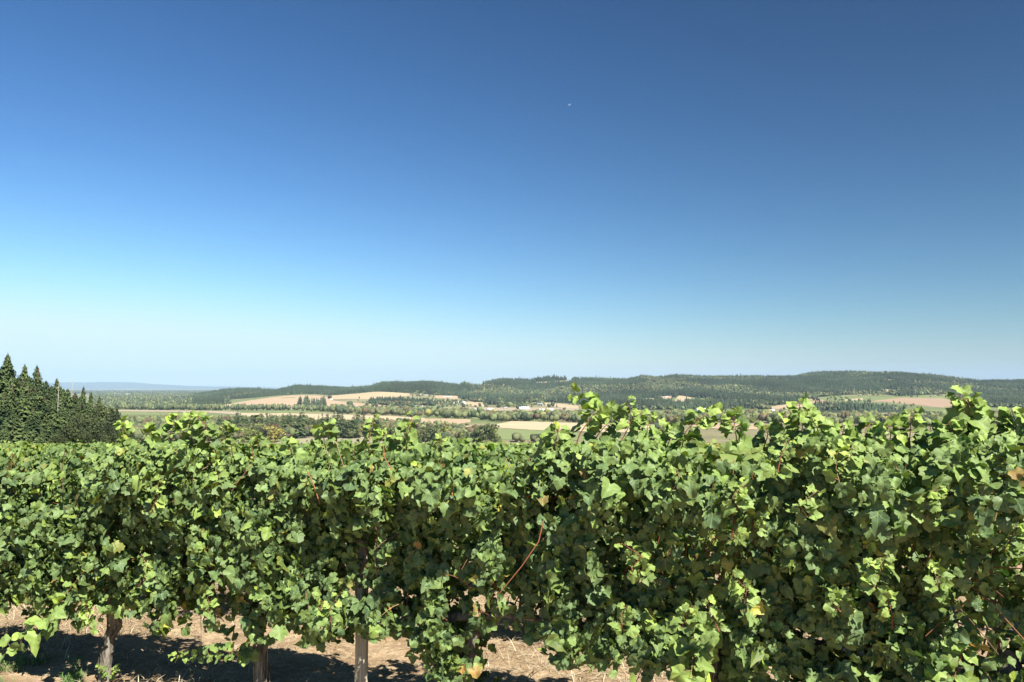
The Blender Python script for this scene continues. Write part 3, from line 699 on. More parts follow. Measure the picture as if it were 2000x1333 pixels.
# all the rest of the vineyard as one mass
rng = np.random.default_rng(301)
vm = MB()
for row in range(3, 56):
    c = C0+2.4*row
    def s_of(px):
        u = (px-1000)/FPX; y = c/(RN[1]+RN[0]*u); return u*y*RU[0]+y*RU[1]
    a = s_of(-120); b_ = s_of(2060)
    if row in SMIN: a = SMIN[row]
    L = b_-a; dist = c
    dens = 110 if dist < 40 else 60 if dist < 80 else 42
    if row in SMIN or row > 3:
        n = int(L*dens*(.5 if row in SMIN else 1)); s = rng.uniform(a, b_, n); h = rng.triangular(.7, 1.80, 1.92, n)+.34*(vnoise(s*1.3, row*3.3)-.5)+(rng.random(n) < .05)*rng.uniform(0, .3, n)
        off = rng.normal(0, .17, n); xy = rowxy(s, off, row); P = np.concatenate([xy, (-.07*xy[:, 1]+h)[:, None]], 1)
        nr_ = norm(rng.normal(0, .6, (n, 3))+np.array((-.2, -.7, .8))); tp = norm(rng.normal(0, .6, (n, 3))+np.array((0, 0, -.7)))
        cc = leaf_colours(n, h, autumn=.10); cc = cc*.65+.35*LIME*np.array((1.15,.9,1))
        put_leaves(vm, P, nr_, tp, rng.uniform(.16, .26, n), cc, LT_XLO, .6)
o = link('distant_vine_rows', vm.build('distant_vine_rows', M_LEAFFAR)); tag(o, 'farther rows of green vines running on down the slope', 'vineyard', kind='stuff')

# wooden post of the front row
xy = rowpt(705, 1200, .04)[:2]; r = empty('trellis_post', (xy[0], xy[1], -.07*xy[1])); tag(r, 'weathered grey wooden post standing in the front row between two vines', 'post')
mb = MB(); rng = np.random.default_rng(5); hh = np.linspace(-.2, 1.72, 14); mb.tube(np.stack([.008*np.sin(hh*3), .004*hh, hh], 1), .049+.001*np.sin(hh*9), 18, rough=.025)
link('shaft', mb.build('shaft', M_POST, True), r)
mb = MB(); mb.tube([(0,0,1.715),(0,0,1.73)], [.050,.042], 18); link('post_cap', mb.build('post_cap', M_POST), r)
mb = MB(); mb.tube([(.03,-.052,.74),(.0,-.066,.745),(-.03,-.052,.74)], .003, 5, (.2,.2,.2)); link('wire_staple', mb.build('wire_staple', M_CANE), r)

a_, b_ = rowxy(S0-PITCHV*3), rowxy(S0+PITCHV*4); q_ = MB(); t_ = np.linspace(0, 1, 20)[:, None]; wp = a_*(1-t_)+b_*t_
q_.tube(np.concatenate([wp, (-.07*wp[:, 1]+.79)[:, None]], 1), .0016, 4, (.35,.34,.32)); tag(link('trellis_wire', q_.build('trellis_wire', M_CANE)), 'thin grey wire strung low along the front row of vines', 'wire')
# ------------------------------------------------------------------ trees
def fir_mesh(seed, whorls, per, segs, narrow=.19, bare=.06, jag=.2):
    """unit-height fir: needles of drooping sprays"""
    r = np.random.default_rng(seed); mb = MB()
    for w_ in range(whorls+1):
        if w_ == whorls:
            mb.tube([(0,0,.93),(0,0,1.0)], [.004,.001], 4); break
        f = (w_+r.uniform(-.3, .3))/whorls; z = bare+(1-bare)*max(f, 0)**.92; z = min(z, .985)
        R = narrow*max(1-f, .01)**.9*r.uniform(.75, 1.2)+.004
        if f < .12: R *= .75
        for k in range(per):
            th = r.uniform(0, 6.283); L = R*r.uniform(1-jag, 1+jag); dr = r.uniform(.15, .5)
            d = np.array((math.cos(th), math.sin(th), 0)); s = np.array((-d[1], d[0], 0))
            for q in range(segs):
                a = (q+.0)/segs; b2 = (q+1.35)/segs; wd = (L*.26*(1-a*.55) if segs > 3 else L*.34*(1-a*.55))*r.uniform(.7, 1.3)
                p0 = d*L*a+np.array((0, 0, z-dr*L*a*a+r.normal(0, .004))); p1 = d*L*b2+np.array((0, 0, z-dr*L*b2*b2-.012*r.random()))
                tw = r.normal(0, .5); sv = s*wd+np.array((0, 0, wd*tw*.6)); dn = np.array((0, 0, -.018*r.uniform(.3, 1.6)))
                c = r.uniform(.72, 1.25)
                mb.add([p0, p0*.5+p1*.5+sv+dn, p1, p0*.5+p1*.5-sv+dn], [(0, 1, 2, 3)], (c, c, c*.95))
    return mb
def crown_mesh(seed, nleaf, squat=1.0, lobes=9, leaf=.045):
    """unit-height broad crown of leaf clumps spread over uneven lobes"""
    r = np.random.default_rng(seed); mb = MB(); cen = []
    for k in range(lobes):
        th = r.uniform(0, 6.283); q = r.uniform(0, .24)*squat; cen.append((q*math.cos(th), q*math.sin(th), r.uniform(.16, .80), r.uniform(.14, .24)))
    cen = np.array(cen); per = nleaf//lobes
    for cx, cy, cz, cr in cen:
        d = norm(r.normal(size=(per, 3))); rad = cr*r.uniform(.45, 1.08, per)**.6; P = np.array((cx, cy, cz))+d*rad[:, None]*np.array((squat, squat, .9))
        P = P[P[:, 2] > .02]; n = len(P); d = d[:n]
        nn = norm(d+r.normal(0, .6, (n, 3))); t1 = norm(np.cross(nn, r.normal(size=(n, 3)))); t2 = np.cross(nn, t1); sz = (leaf*r.uniform(.5, 1.4, n))[:, None]
        V = np.stack([P-t1*sz, P-t2*sz*.7, P+t1*sz*r.uniform(.6, 1.1, (n, 1)), P+t2*sz*.8], 1).reshape(-1, 3)
        F = np.arange(n)[:, None]*4+np.array([[0, 1, 2, 3]]); c = np.repeat(r.uniform(.65, 1.3, n), 4)[:, None]*np.ones(3)
        mb.add(V, F, c)
    return mb
def trunk_mesh(seed, top, rad, limbs=0):
    global rng
    rng = np.random.default_rng(seed); mb = MB()
    z = np.linspace(-.03, top, 7); P = np.stack([np.cumsum(rng.normal(0, .006, 7)), np.cumsum(rng.normal(0, .006, 7)), z], 1)
    mb.tube(P, np.linspace(rad, rad*.25, 7), 7)
    for k in range(limbs):
        i = rng.integers(2, 6); th = rng.uniform(0, 6.28); d = np.array((math.cos(th), math.sin(th), 1.0))
        mb.tube([P[i], P[i]+d*.1, P[i]+d*.2+np.array((0, 0, .05))], [rad*.5, rad*.35, rad*.12], 5)
    return mb
FIRS_NEAR = [(fir_mesh(10+k, 62, 15, 5, [.15,.17,.19,.21,.17][k], .03, .38).build('crown', M_FIR), trunk_mesh(40+k, .96, .013).build('trunk', M_TREEBARK)) for k in range(5)]
OAKS_NEAR = [(crown_mesh(20+k, 5200, 1.15, 16, .022), trunk_mesh(50+k, .6, .022, 5).build('trunk', M_TREEBARK)) for k in range(2)]
FIRS_MID = [(fir_mesh(30+k, 20, 8, 2, [.17,.21,.25][k], .05).build('crown', M_FIR), trunk_mesh(60+k, .9, .012).build('trunk', M_TREEBARK)) for k in range(3)]
OAKS_MID = [(crown_mesh(70+k, 1100, [1.0,1.25,1.5,1.2][k], 10, .045), trunk_mesh(80+k, .5, .025, 3).build('trunk', M_TREEBARK)) for k in range(4)]
OAKM = {}
def oak_parts(lst, key, k, colour):
    kk = (key, k, colour)
    if kk not in OAKM: OAKM[kk] = (lst[k][0].build('crown', M_OAKS[colour]), lst[k][1])
    return OAKM[kk]
tproto = {}
def tree(kind, parts, loc, h, wid, label, group, rz):
    key = parts[0].name
    if key not in tproto:
        r = empty(kind, (0, 0, 0)); link('crown', parts[0], r); link('trunk', parts[1], r); tproto[key] = r
    else:
        src = tproto[key]; r = src.copy(); COL.objects.link(r)
        for ch in src.children:
            c = ch.copy(); COL.objects.link(c); c.parent = r
    r.name = kind
    r.location = tuple(float(v) for v in loc); r.rotation_euler = (0, 0, float(rz)); r.scale = (float(h*wid), float(h*wid), float(h))
    tag(r, label, 'tree', group); return r
R_ = random.Random(11)
def tree_place(px, y_top, depth):
    """tree standing on the terrain at a column and depth, tall enough to reach y_top"""
    x = (px-1000)/FPX*depth; z = float(Hs(x, depth)); x = (px-1000)*(math.cos(PITCH)*depth+math.sin(PITCH)*(z-CAMZ))/FPX
    top = at(px, y_top, depth)[2]; return x, depth, z, top-z
# the dark wood at the left: (px, y of top, depth, kind)
LEFTW = [(-60,676,205,'f'),(-25,690,215,'f'),(8,688,205,'F'),(30,735,215,'f'),(42,710,225,'f'),(66,712,215,'F'),(85,742,230,'f'),(20,728,240,'f'),(56,748,195,'f'),(96,752,235,'f'),(106,738,240,'f'),(120,758,225,'f'),(78,770,200,'f'),(40,765,190,'f'),(5,765,188,'f'),(128,765,240,'f'),(140,772,238,'f'),(100,778,200,'f'),(159,753,245,'n'),(174,763,250,'n'),(191,772,250,'n'),(150,785,225,'f'),(226,789,262,'n'),(118,795,198,'f'),(62,795,182,'f'),(22,800,180,'f'),
 (165,790,222,'o'),(185,782,232,'o'),(205,788,238,'o'),(145,805,205,'o'),(175,812,205,'o'),(208,810,225,'o'),(224,808,250,'o'),(132,822,190,'o'),(95,818,185,'f'),(160,832,192,'o'),(195,832,205,'o'),(222,828,225,'o'),(50,825,172,'f'),(80,835,172,'f'),(10,830,170,'f'),(115,842,180,'o'),(235,820,262,'o'),(238,838,240,'o'),(-15,790,190,'f'),(-50,760,195,'f'),(-70,800,190,'f'),(-35,830,175,'f'),(128,758,226,'f'),(143,766,230,'f'),(152,774,232,'f'),(118,765,215,'f'),(88,757,222,'f'),(168,785,225,'f'),(183,792,228,'f'),(12,745,200,'f'),(50,735,208,'f'),(72,748,200,'f')]
recs = []
for px, yt, d, k in LEFTW:
    x, y, z, h = tree_place(px, yt, d)
    if k == 'o': parts = oak_parts(OAKS_NEAR, 'near', R_.randrange(2), 'deep green'); look = 'dark rounded oak'; kind = 'oak_tree'; wid = R_.uniform(.85, 1.15)
    else:
        parts = FIRS_NEAR[R_.randrange(5)]; kind = 'fir_tree'; wid = {'f': R_.uniform(1.2, 2.1), 'F': 1.5, 'n': 1.0}[k]
        look = {'f': 'green fir', 'F': 'tall bushy fir', 'n': 'slim pointed fir'}[k]
    recs.append((kind, parts, (x, y, z), h, wid, look, 'in the dark wood at the left', 'trees of the dark wood at the left', px, R_.uniform(0, 6.28)))
SEEN_TOP = [(0,862),(225,862),(240,835),(330,815),(380,806),(430,840),(480,855),(600,862),(640,850),(660,862),(900,868),(1060,868),(1090,840),(1120,790),(1180,780),(1270,800),(1300,835),(1500,835),(1560,800),(1640,830),(1760,825),(1850,815),(1900,790),(2000,805)]
cand = []     # px, depth, z, height, kind, colour, zone
def add_c(px, d, h, kind, colour, zone, wid=1.0):
    x = (px-1000)/FPX*d; z = float(Hs(x, d)); x = (px-1000)*(math.cos(PITCH)*d+math.sin(PITCH)*(z-CAMZ))/FPX
    cand.append((px, x, d, z, h, kind, colour, zone, wid))
def at_px(px, py, h, kind, colour, zone, wid=1.0, dm=700):
    x, y, z = hit(px, py, dm); cand.append((px, x, y, z, h, kind, colour, zone, wid))
OC = ['dark green','dark green','dark green','olive','olive','yellow green','yellow green','brownish']*2+['golden yellow']
Z1='in the tree belt below the vineyard'; Z2='in the tree belt across the valley'; Z3='in the grove on the tan hill'; Z4='beside the valley fields'; Z5='near the farms below the forest'
# belt 1: (px, top y, base y)
for px, yt, yb, k in [(463,803,850,'f'),(448,812,848,'f'),(480,812,852,'f'),(488,825,858,'f'),(440,818,842,'o'),(522,812,848,'f'),(530,812,852,'f'),(553,810,846,'f'),(562,810,846,'f'),(575,812,848,'f'),(605,815,846,'f'),(613,816,846,'f'),(634,816,852,'f'),(652,805,850,'f'),(660,802,851,'f'),(668,805,852,'f'),(645,815,855,'f'),(540,822,852,'f'),(502,806,842,'o'),(500,812,850,'o'),(425,820,845,'f'),(455,828,860,'f'),(300,820,838,'f'),(262,812,835,'f'),(270,822,845,'o'),(582,815,848,'f'),(645,818,854,'f'),(672,818,856,'f'),(655,825,857,'f'),(636,828,856,'f'),(548,824,858,'f'),(620,822,850,'f'),(690,812,853,'f'),(680,822,857,'o'),(242,818,840,'f'),(412,812,838,'f'),(395,822,845,'o')]:
    x, y, z = hit(px, yb, 700); h = (at(px, yt, y)[2]-z)*1.08; cand.append((px, x, y, z, h, k, 'dark green', Z1, 1.6 if k == 'f' else 1.35))
for i in range(170):
    px = R_.uniform(236, 875); yb = R_.uniform(838, 864) if px > 420 else R_.uniform(822, 862)
    if px > 560 and px < 740 and yb > 853: yb = R_.uniform(836, 852)
    if 822 < px < 875: yb = R_.uniform(852, 865)
    if px > 700 and yb < 838: continue
    c = R_.choice(OC); at_px(px, yb, (R_.uniform(11, 20) if yb < 850 else R_.uniform(14, 24))*(1 if px > 420 else .75), 'o', c, Z1, R_.uniform(1.0, 1.35))
for i in range(34): at_px(R_.uniform(425, 735), R_.uniform(843, 857), R_.uniform(22, 36), 'f', 'dark green', Z1, 1.5)
for px, c in [(485,'golden yellow'),(562,'golden yellow'),(590,'golden yellow'),(478,'golden yellow'),(700,'golden yellow')]: at_px(px, 848+R_.uniform(-5, 8), 15, 'o', c, Z1)
at_px(950, 866, 27, 'o', 'dark green', 'standing alone before the green meadow', 1.3)
at_px(938, 867, 20, 'o', 'dark green', Z4, 1.2); at_px(965, 866, 19, 'o', 'yellow green', Z4, 1.0)
for i in range(24): at_px(R_.uniform(1005, 1090), R_.uniform(861, 866), R_.uniform(7, 13), 'o', R_.choice(OC[:7]), Z4, 1.2)
for i in range(16): at_px(R_.uniform(872, 935), R_.uniform(858, 866), R_.uniform(9, 16), 'o', R_.choice(OC[:7]), Z4, 1.1)
for px in (820,835,850,857,872,878,890,903,912): at_px(px, 834+R_.uniform(-1.5, 1), R_.uniform(6, 10), 'o', R_.choice(OC[2:7]), Z4, 1.2)
at_px(861, 838, 16, 'f', 'dark green', Z4, 1.9)
for i in range(26): at_px(R_.uniform(735, 825), R_.uniform(824, 834), R_.uniform(7, 13), 'o', R_.choice(OC[:7]), Z4, 1.2)
for i in range(34): at_px(R_.uniform(1272, 1332), R_.uniform(846, 856), R_.uniform(14, 20), 'f', 'dark green', Z4, 1.1)
for i in range(32): at_px(R_.uniform(583, 636), R_.uniform(789, 797.5), R_.uniform(24, 35), 'f', 'dark green', Z3, 1.9)
at_px(565.5, 800.5, 13, 'o', 'dark green', 'alone on the tan hill field', 1.5); at_px(683, 796.5, 22, 'o', 'dark green', 'alone between the two tan hill fields', 1.35); at_px(644, 780, 16, 'o', 'dark green', 'beside the small white house on the tan hill', 1.2)
for px in (718, 729, 735): at_px(px, 796, 14, 'o', 'dark green', Z5, 1.3)
for i in range(900):       # belt 2
    px = R_.uniform(640, 2040); b0_ = lerp(px, BELT); yb = b0_-R_.random()**1.3*(10 if px < 1300 else 16)
    if in_field(np.array([px]), np.array([yb]), .3)[0]: continue
    c = R_.choice(['yellow green','yellow green','yellow green','olive','olive','dark green','brownish'] if R_.random() > .05 else ['golden yellow'])
    at_px(px, yb, R_.uniform(13, 20), 'o', c, Z2, R_.uniform(.95, 1.25), 1000)
for px, y, h in [(858,798,10),(873,795,9),(865,797,12),(906,797,13),(937,796,16),(975,797,17),(1010,800,15),(1016,799,16),(1073,797,14),(1101,802,9),(800,797,14),(845,794,17),(830,792,16),(866,786,13),(875,784,14),(892,786,12),(1310,797,16),(1320,797,15),(1347,796,22),(1350,798,20),(1378,799,20),(1448,796,18),(1470,797,19),(1462,796,13),(1590,783,17),(1596,784,14)]: at_px(px, y, h, 'o', 'dark green', Z5, 1.35, 2000)
for i in range(230):
    px = R_.uniform(790, 1560); yb = R_.uniform(785, 802)
    if in_field(np.array([px]), np.array([yb]), .4)[0]: continue
    at_px(px, yb, R_.uniform(8, 17), R_.choice('ooof'), R_.choice(OC[:7]), Z5, 1.2, 2000)
def app(c): return c[4]/c[2]
vis = []; rest = []
for c in cand:
    topy = proj(c[1], c[2], c[3]+c[4])[1]
    (vis if 0 < c[0] < 2000 and topy < lerp(c[0], SEEN_TOP)-3 else rest).append(c)
vis.sort(key=app, reverse=True)
NI = 300-len(recs)-3
ind, rest = vis[:NI], rest+vis[NI:]
SIZE = lambda h, k: ('small ' if h < 12 else 'tall ' if h > 21 else 'medium ')
for c in ind:
    px, x, y, z, h, k, colour, zone, wid = c
    if k == 'f': parts = FIRS_MID[R_.randrange(3)]; look = SIZE(h, k)+'dark conical fir'; kind = 'fir_tree'
    else: parts = oak_parts(OAKS_MID, 'mid', R_.randrange(4), colour); look = SIZE(h, k)+colour+' rounded tree'; kind = 'leafy_tree'
    recs.append((kind, parts, (x, y, z-.3), h, wid*R_.uniform(.9, 1.1), look, zone, 'trees '+zone if 'alone' not in zone and 'house' not in zone else None, px, R_.uniform(0, 6.28)))
from collections import defaultdict
grp = defaultdict(list)
for r_ in recs: grp[(r_[5], r_[6])].append(r_)
for (look, zone), L in grp.items():
    L.sort(key=lambda q: q[8])
    for j, q in enumerate(L):
        lab = look+' '+zone if len(L) == 1 else look+', '+ordinal(j+1)+' from left '+zone
        tree(q[0], q[1], q[2], q[3], q[4], lab, q[7], q[9])
# two bleached snags
for px, yt, d, lab in [(110,742,212,'bare bleached dead tree trunk rising in front of the left firs'),(136,741,246,'thin dead tree with stubby top branches on the edge of the left wood')]:
    x, y, z, h = tree_place(px, yt, d); r = empty('dead_tree', (x, y, z)); tag(r, lab, 'dead tree')
    mb = MB(); rng = np.random.default_rng(px); zz = np.linspace(0, h, 9)
    mb.tube(np.stack([np.cumsum(rng.normal(0, .06, 9)), np.cumsum(rng.normal(0, .06, 9)), zz], 1), np.linspace(.17, .04, 9), 7); link('trunk', mb.build('trunk', M_SNAG), r)
    for k in range(14):
        mb = MB(); zz = h*rng.uniform(.35, .98); th = rng.uniform(0, 6.28); l = rng.uniform(.6, 2.2)*(1.3-zz/h); d_ = np.array((math.cos(th), math.sin(th), rng.uniform(-.3, .5)))
        mb.tube([(0, 0, zz), np.array((0, 0, zz))+d_*l*.5, np.array((0, 0, zz))+d_*l+np.array((0, 0, -.15))], [.05, .035, .015], 4); link('branch', mb.build('branch', M_SNAG), r)

# the far-off wood: everything else that grows
rng = np.random.default_rng(77)
def ico():
    t_ = (1+5**.5)/2; V = np.array([(-1,t_,0),(1,t_,0),(-1,-t_,0),(1,-t_,0),(0,-1,t_),(0,1,t_),(0,-1,-t_),(0,1,-t_),(t_,0,-1),(t_,0,1),(-t_,0,-1),(-t_,0,1)])/math.hypot(1, t_)
    F = np.array([(0,11,5),(0,5,1),(0,1,7),(0,7,10),(0,10,11),(1,5,9),(5,11,4),(11,10,2),(10,7,6),(7,1,8),(3,9,4),(3,4,2),(3,2,6),(3,6,8),(3,8,9),(4,9,5),(2,4,11),(6,2,10),(8,6,7),(9,8,1)])
    return V, F
IV, IF = ico()
def conifers(mb, P, h, wd, col):
    n = len(P); th = np.arange(5)*2*math.pi/5
    tiers = [(.05, .58, 1.0), (.34, .80, .72), (.60, 1.0, .45)]
    for z0, z1, r in tiers:
        a = th[None]+rng.uniform(0, 6.3, (n, 1)); rr = (wd*r)[:, None]*rng.uniform(.7, 1.3, (n, 5))
        ring = np.stack([P[:, 0:1]+np.cos(a)*rr, P[:, 1:2]+np.sin(a)*rr, P[:, 2:3]+(h*z0)[:, None]+0*a], -1)
        apex = (P+np.stack([0*h, 0*h, h*z1], 1))[:, None]
        V = np.concatenate([ring, apex], 1).reshape(-1, 3)
        F = (np.arange(n)[:, None, None]*6+np.array([(i, (i+1)%5, 5) for i in range(5)])[None]).reshape(-1, 3)
        mb.add(V, F, np.repeat(col*rng.uniform(.8, 1.2, (n, 1)), 6, 0))
def blobs(mb, P, h, wd, col, k=2):
    n = len(P)
    for j in range(k):
        c = P+np.stack([rng.normal(0, .28, n)*wd*(k > 1), rng.normal(0, .28, n)*wd*(k > 1), h*rng.uniform(.42, .66, n)], 1)
        V = IV[None]*rng.uniform(.58, 1.32, (n, 12, 1))*np.stack([wd*.8, wd*.8, h*.42], 1)[:, None]+c[:, None]
        F = (np.arange(n)[:, None, None]*12+IF[None]).reshape(-1, 3)
        mb.add(V.reshape(-1, 3), F, np.repeat(col*rng.uniform(.75, 1.25, (n, 1)), 12, 0))
FC = np.array((.050,.070,.038)); BC = {'x':0,'dark green':(.075,.10,.05),'olive':(.14,.15,.07),'yellow green':(.165,.195,.08),'golden yellow':(.28,.26,.09),'brownish':(.14,.11,.06)}
wood = MB()
for kk in ('f', 'o'):
    L = [c for c in rest if c[5] == kk]
    P = np.array([(c[1], c[2], c[3]) for c in L]); h = np.array([c[4] for c in L])
    if kk == 'f': conifers(wood, P, h, h*.2, np.tile(FC*1.2, (len(L), 1)))
    else: blobs(wood, P, h, h*.42, np.array([BC[c[6]] for c in L]), 4)
# hills and left plain, scattered evenly over the land and kept where the wood grows
def scatter(n, dmin, dmax, pxa, pxb):
    d = np.sqrt(rng.uniform(dmin**2, dmax**2, n)); px = rng.uniform(pxa, pxb, n); x = (px-1000)/FPX*d; z = Hs(x, d); fx, fy = proj(x, d, z); return x, d, z, fx, fy
x, y, z, fx, fy = scatter(150000, 2300, 5000, 380, 2080)
k = forest_mask(fx, fy); x, y, z, fx, fy = (q[k] for q in (x, y, z, fx, fy))
broad = fbm(x/230, y/330, 3, 15); pb = np.clip((broad-.43)*7, .03, .9); isb = rng.random(len(x)) < pb
P = np.stack([x, y, z-.5], 1); n = len(x)
tone = (.45+1.1*fbm(x/160, y/220, 3, 25)+.35*(fbm(x/420, y/500, 2, 29) > .5))[:, None]
hc = np.where(rng.random(n) < .03, 1.35, 1)*rng.uniform(14, 29, n)*(.6+.8*fbm(x/300, y/300, 2, 35))
print('forest trees', n)
conifers(wood, P[~isb], hc[~isb], hc[~isb]*.19, (FC*tone)[~isb])
bc = np.array([BC['dark green'], BC['olive'], BC['yellow green'], BC['brownish'], BC['golden yellow']])[np.minimum(rng.choice(5, isb.sum(), p=[.38,.32,.17,.10,.03]), 4)]
blobs(wood, P[isb], hc[isb]*.62, hc[isb]*.30, bc*tone[isb], 1)
# scattered trees between fields at the foot of the hills
x, y, z, fx, fy = scatter(9000, 2250, 4600, 640, 2080)
k = ~forest_mask(fx, fy) & ~in_field(fx, fy, .3) & (fbm(x/120, y/120, 3, 65) > .47+.05*(fx > 1480)); P = np.stack([x, y, z-.3], 1)[k]; n = len(P)
blobs(wood, P, rng.uniform(6, 12, n), rng.uniform(4, 7, n), np.array([BC['dark green'], BC['olive'], BC['yellow green']])[rng.integers(0, 3, n)], 1)
# left plain out to the foot of the far ridge
x, y, z, fx, fy = scatter(26000, 2350, 9000, 180, 700)
k = ~in_field(fx, fy, .3) & (fy > 765.5) & (fbm(x/200, y/420, 3, 75) > .36) & ((fx < 450) | (y > 5400)); x, y, z, fx = x[k], y[k], z[k], fx[k]; P = np.stack([x, y, z-.3], 1); n = len(P)
con = rng.random(n) < np.clip((fx-330)/120, .12, .75)
conifers(wood, P[con], rng.uniform(14, 26, con.sum()), rng.uniform(3, 5, con.sum()), np.tile(FC*1.1, (con.sum(), 1)))
nb = (~con).sum(); blobs(wood, P[~con], rng.uniform(10, 17, nb), rng.uniform(6, 9, nb), np.array([BC['dark green'], BC['olive'], BC['yellow green'], BC['golden yellow']])[rng.choice(4, nb, p=[.34,.36,.28,.02])], 1)
x, y, z, fx, fy = scatter(9000, 9000, 20000, 120, 760); P = np.stack([x, y, z], 1); n = len(P)
blobs(wood, P, rng.uniform(10, 18, n), rng.uniform(14, 34, n), np.array([BC['dark green'], BC['olive'], (.06,.08,.06)])[rng.integers(0, 3, n)], 1)
# undergrowth of the near belt
x, y, z, fx, fy = scatter(9000, 880, 1500, 236, 940); k = (fy > 824+14*(fx > 600)) & (fy < np.interp(fx, [236, 540, 600, 740, 800, 940], [862, 862, 856, 853, 866, 867])) & ~in_field(fx, fy, .3)
P = np.stack([x, y, z-.2], 1)[k][:1500]; n = len(P)
blobs(wood, P, rng.uniform(8, 17, n), rng.uniform(4, 7, n), np.array([BC['dark green'], BC['olive'], BC['yellow green'], BC['brownish']])[rng.integers(0, 4, n)], 3)
# poplar line in front of the plain
px = np.sort(rng.uniform(232, 715, 420)); yb = np.interp(px, [232,400,560,640,715], [800,801.5,801.5,804,806.5])+rng.normal(0, .5, 420)
P = np.array([hit(a, b_, 1500) for a, b_ in zip(px, yb)])
blobs(wood, P, rng.uniform(13, 20, 420), rng.uniform(3.0, 5.5, 420), np.array([BC['dark green'], BC['olive'], BC['yellow green']])[rng.choice(3, 420, p=[.3,.35,.35])], 2)
o = link('far_off_wood', wood.build('far_off_wood', M_WOOD)); tag(o, 'far-off mixed conifer and broadleaf woods on the hills and valley floor', 'woodland', kind='stuff')

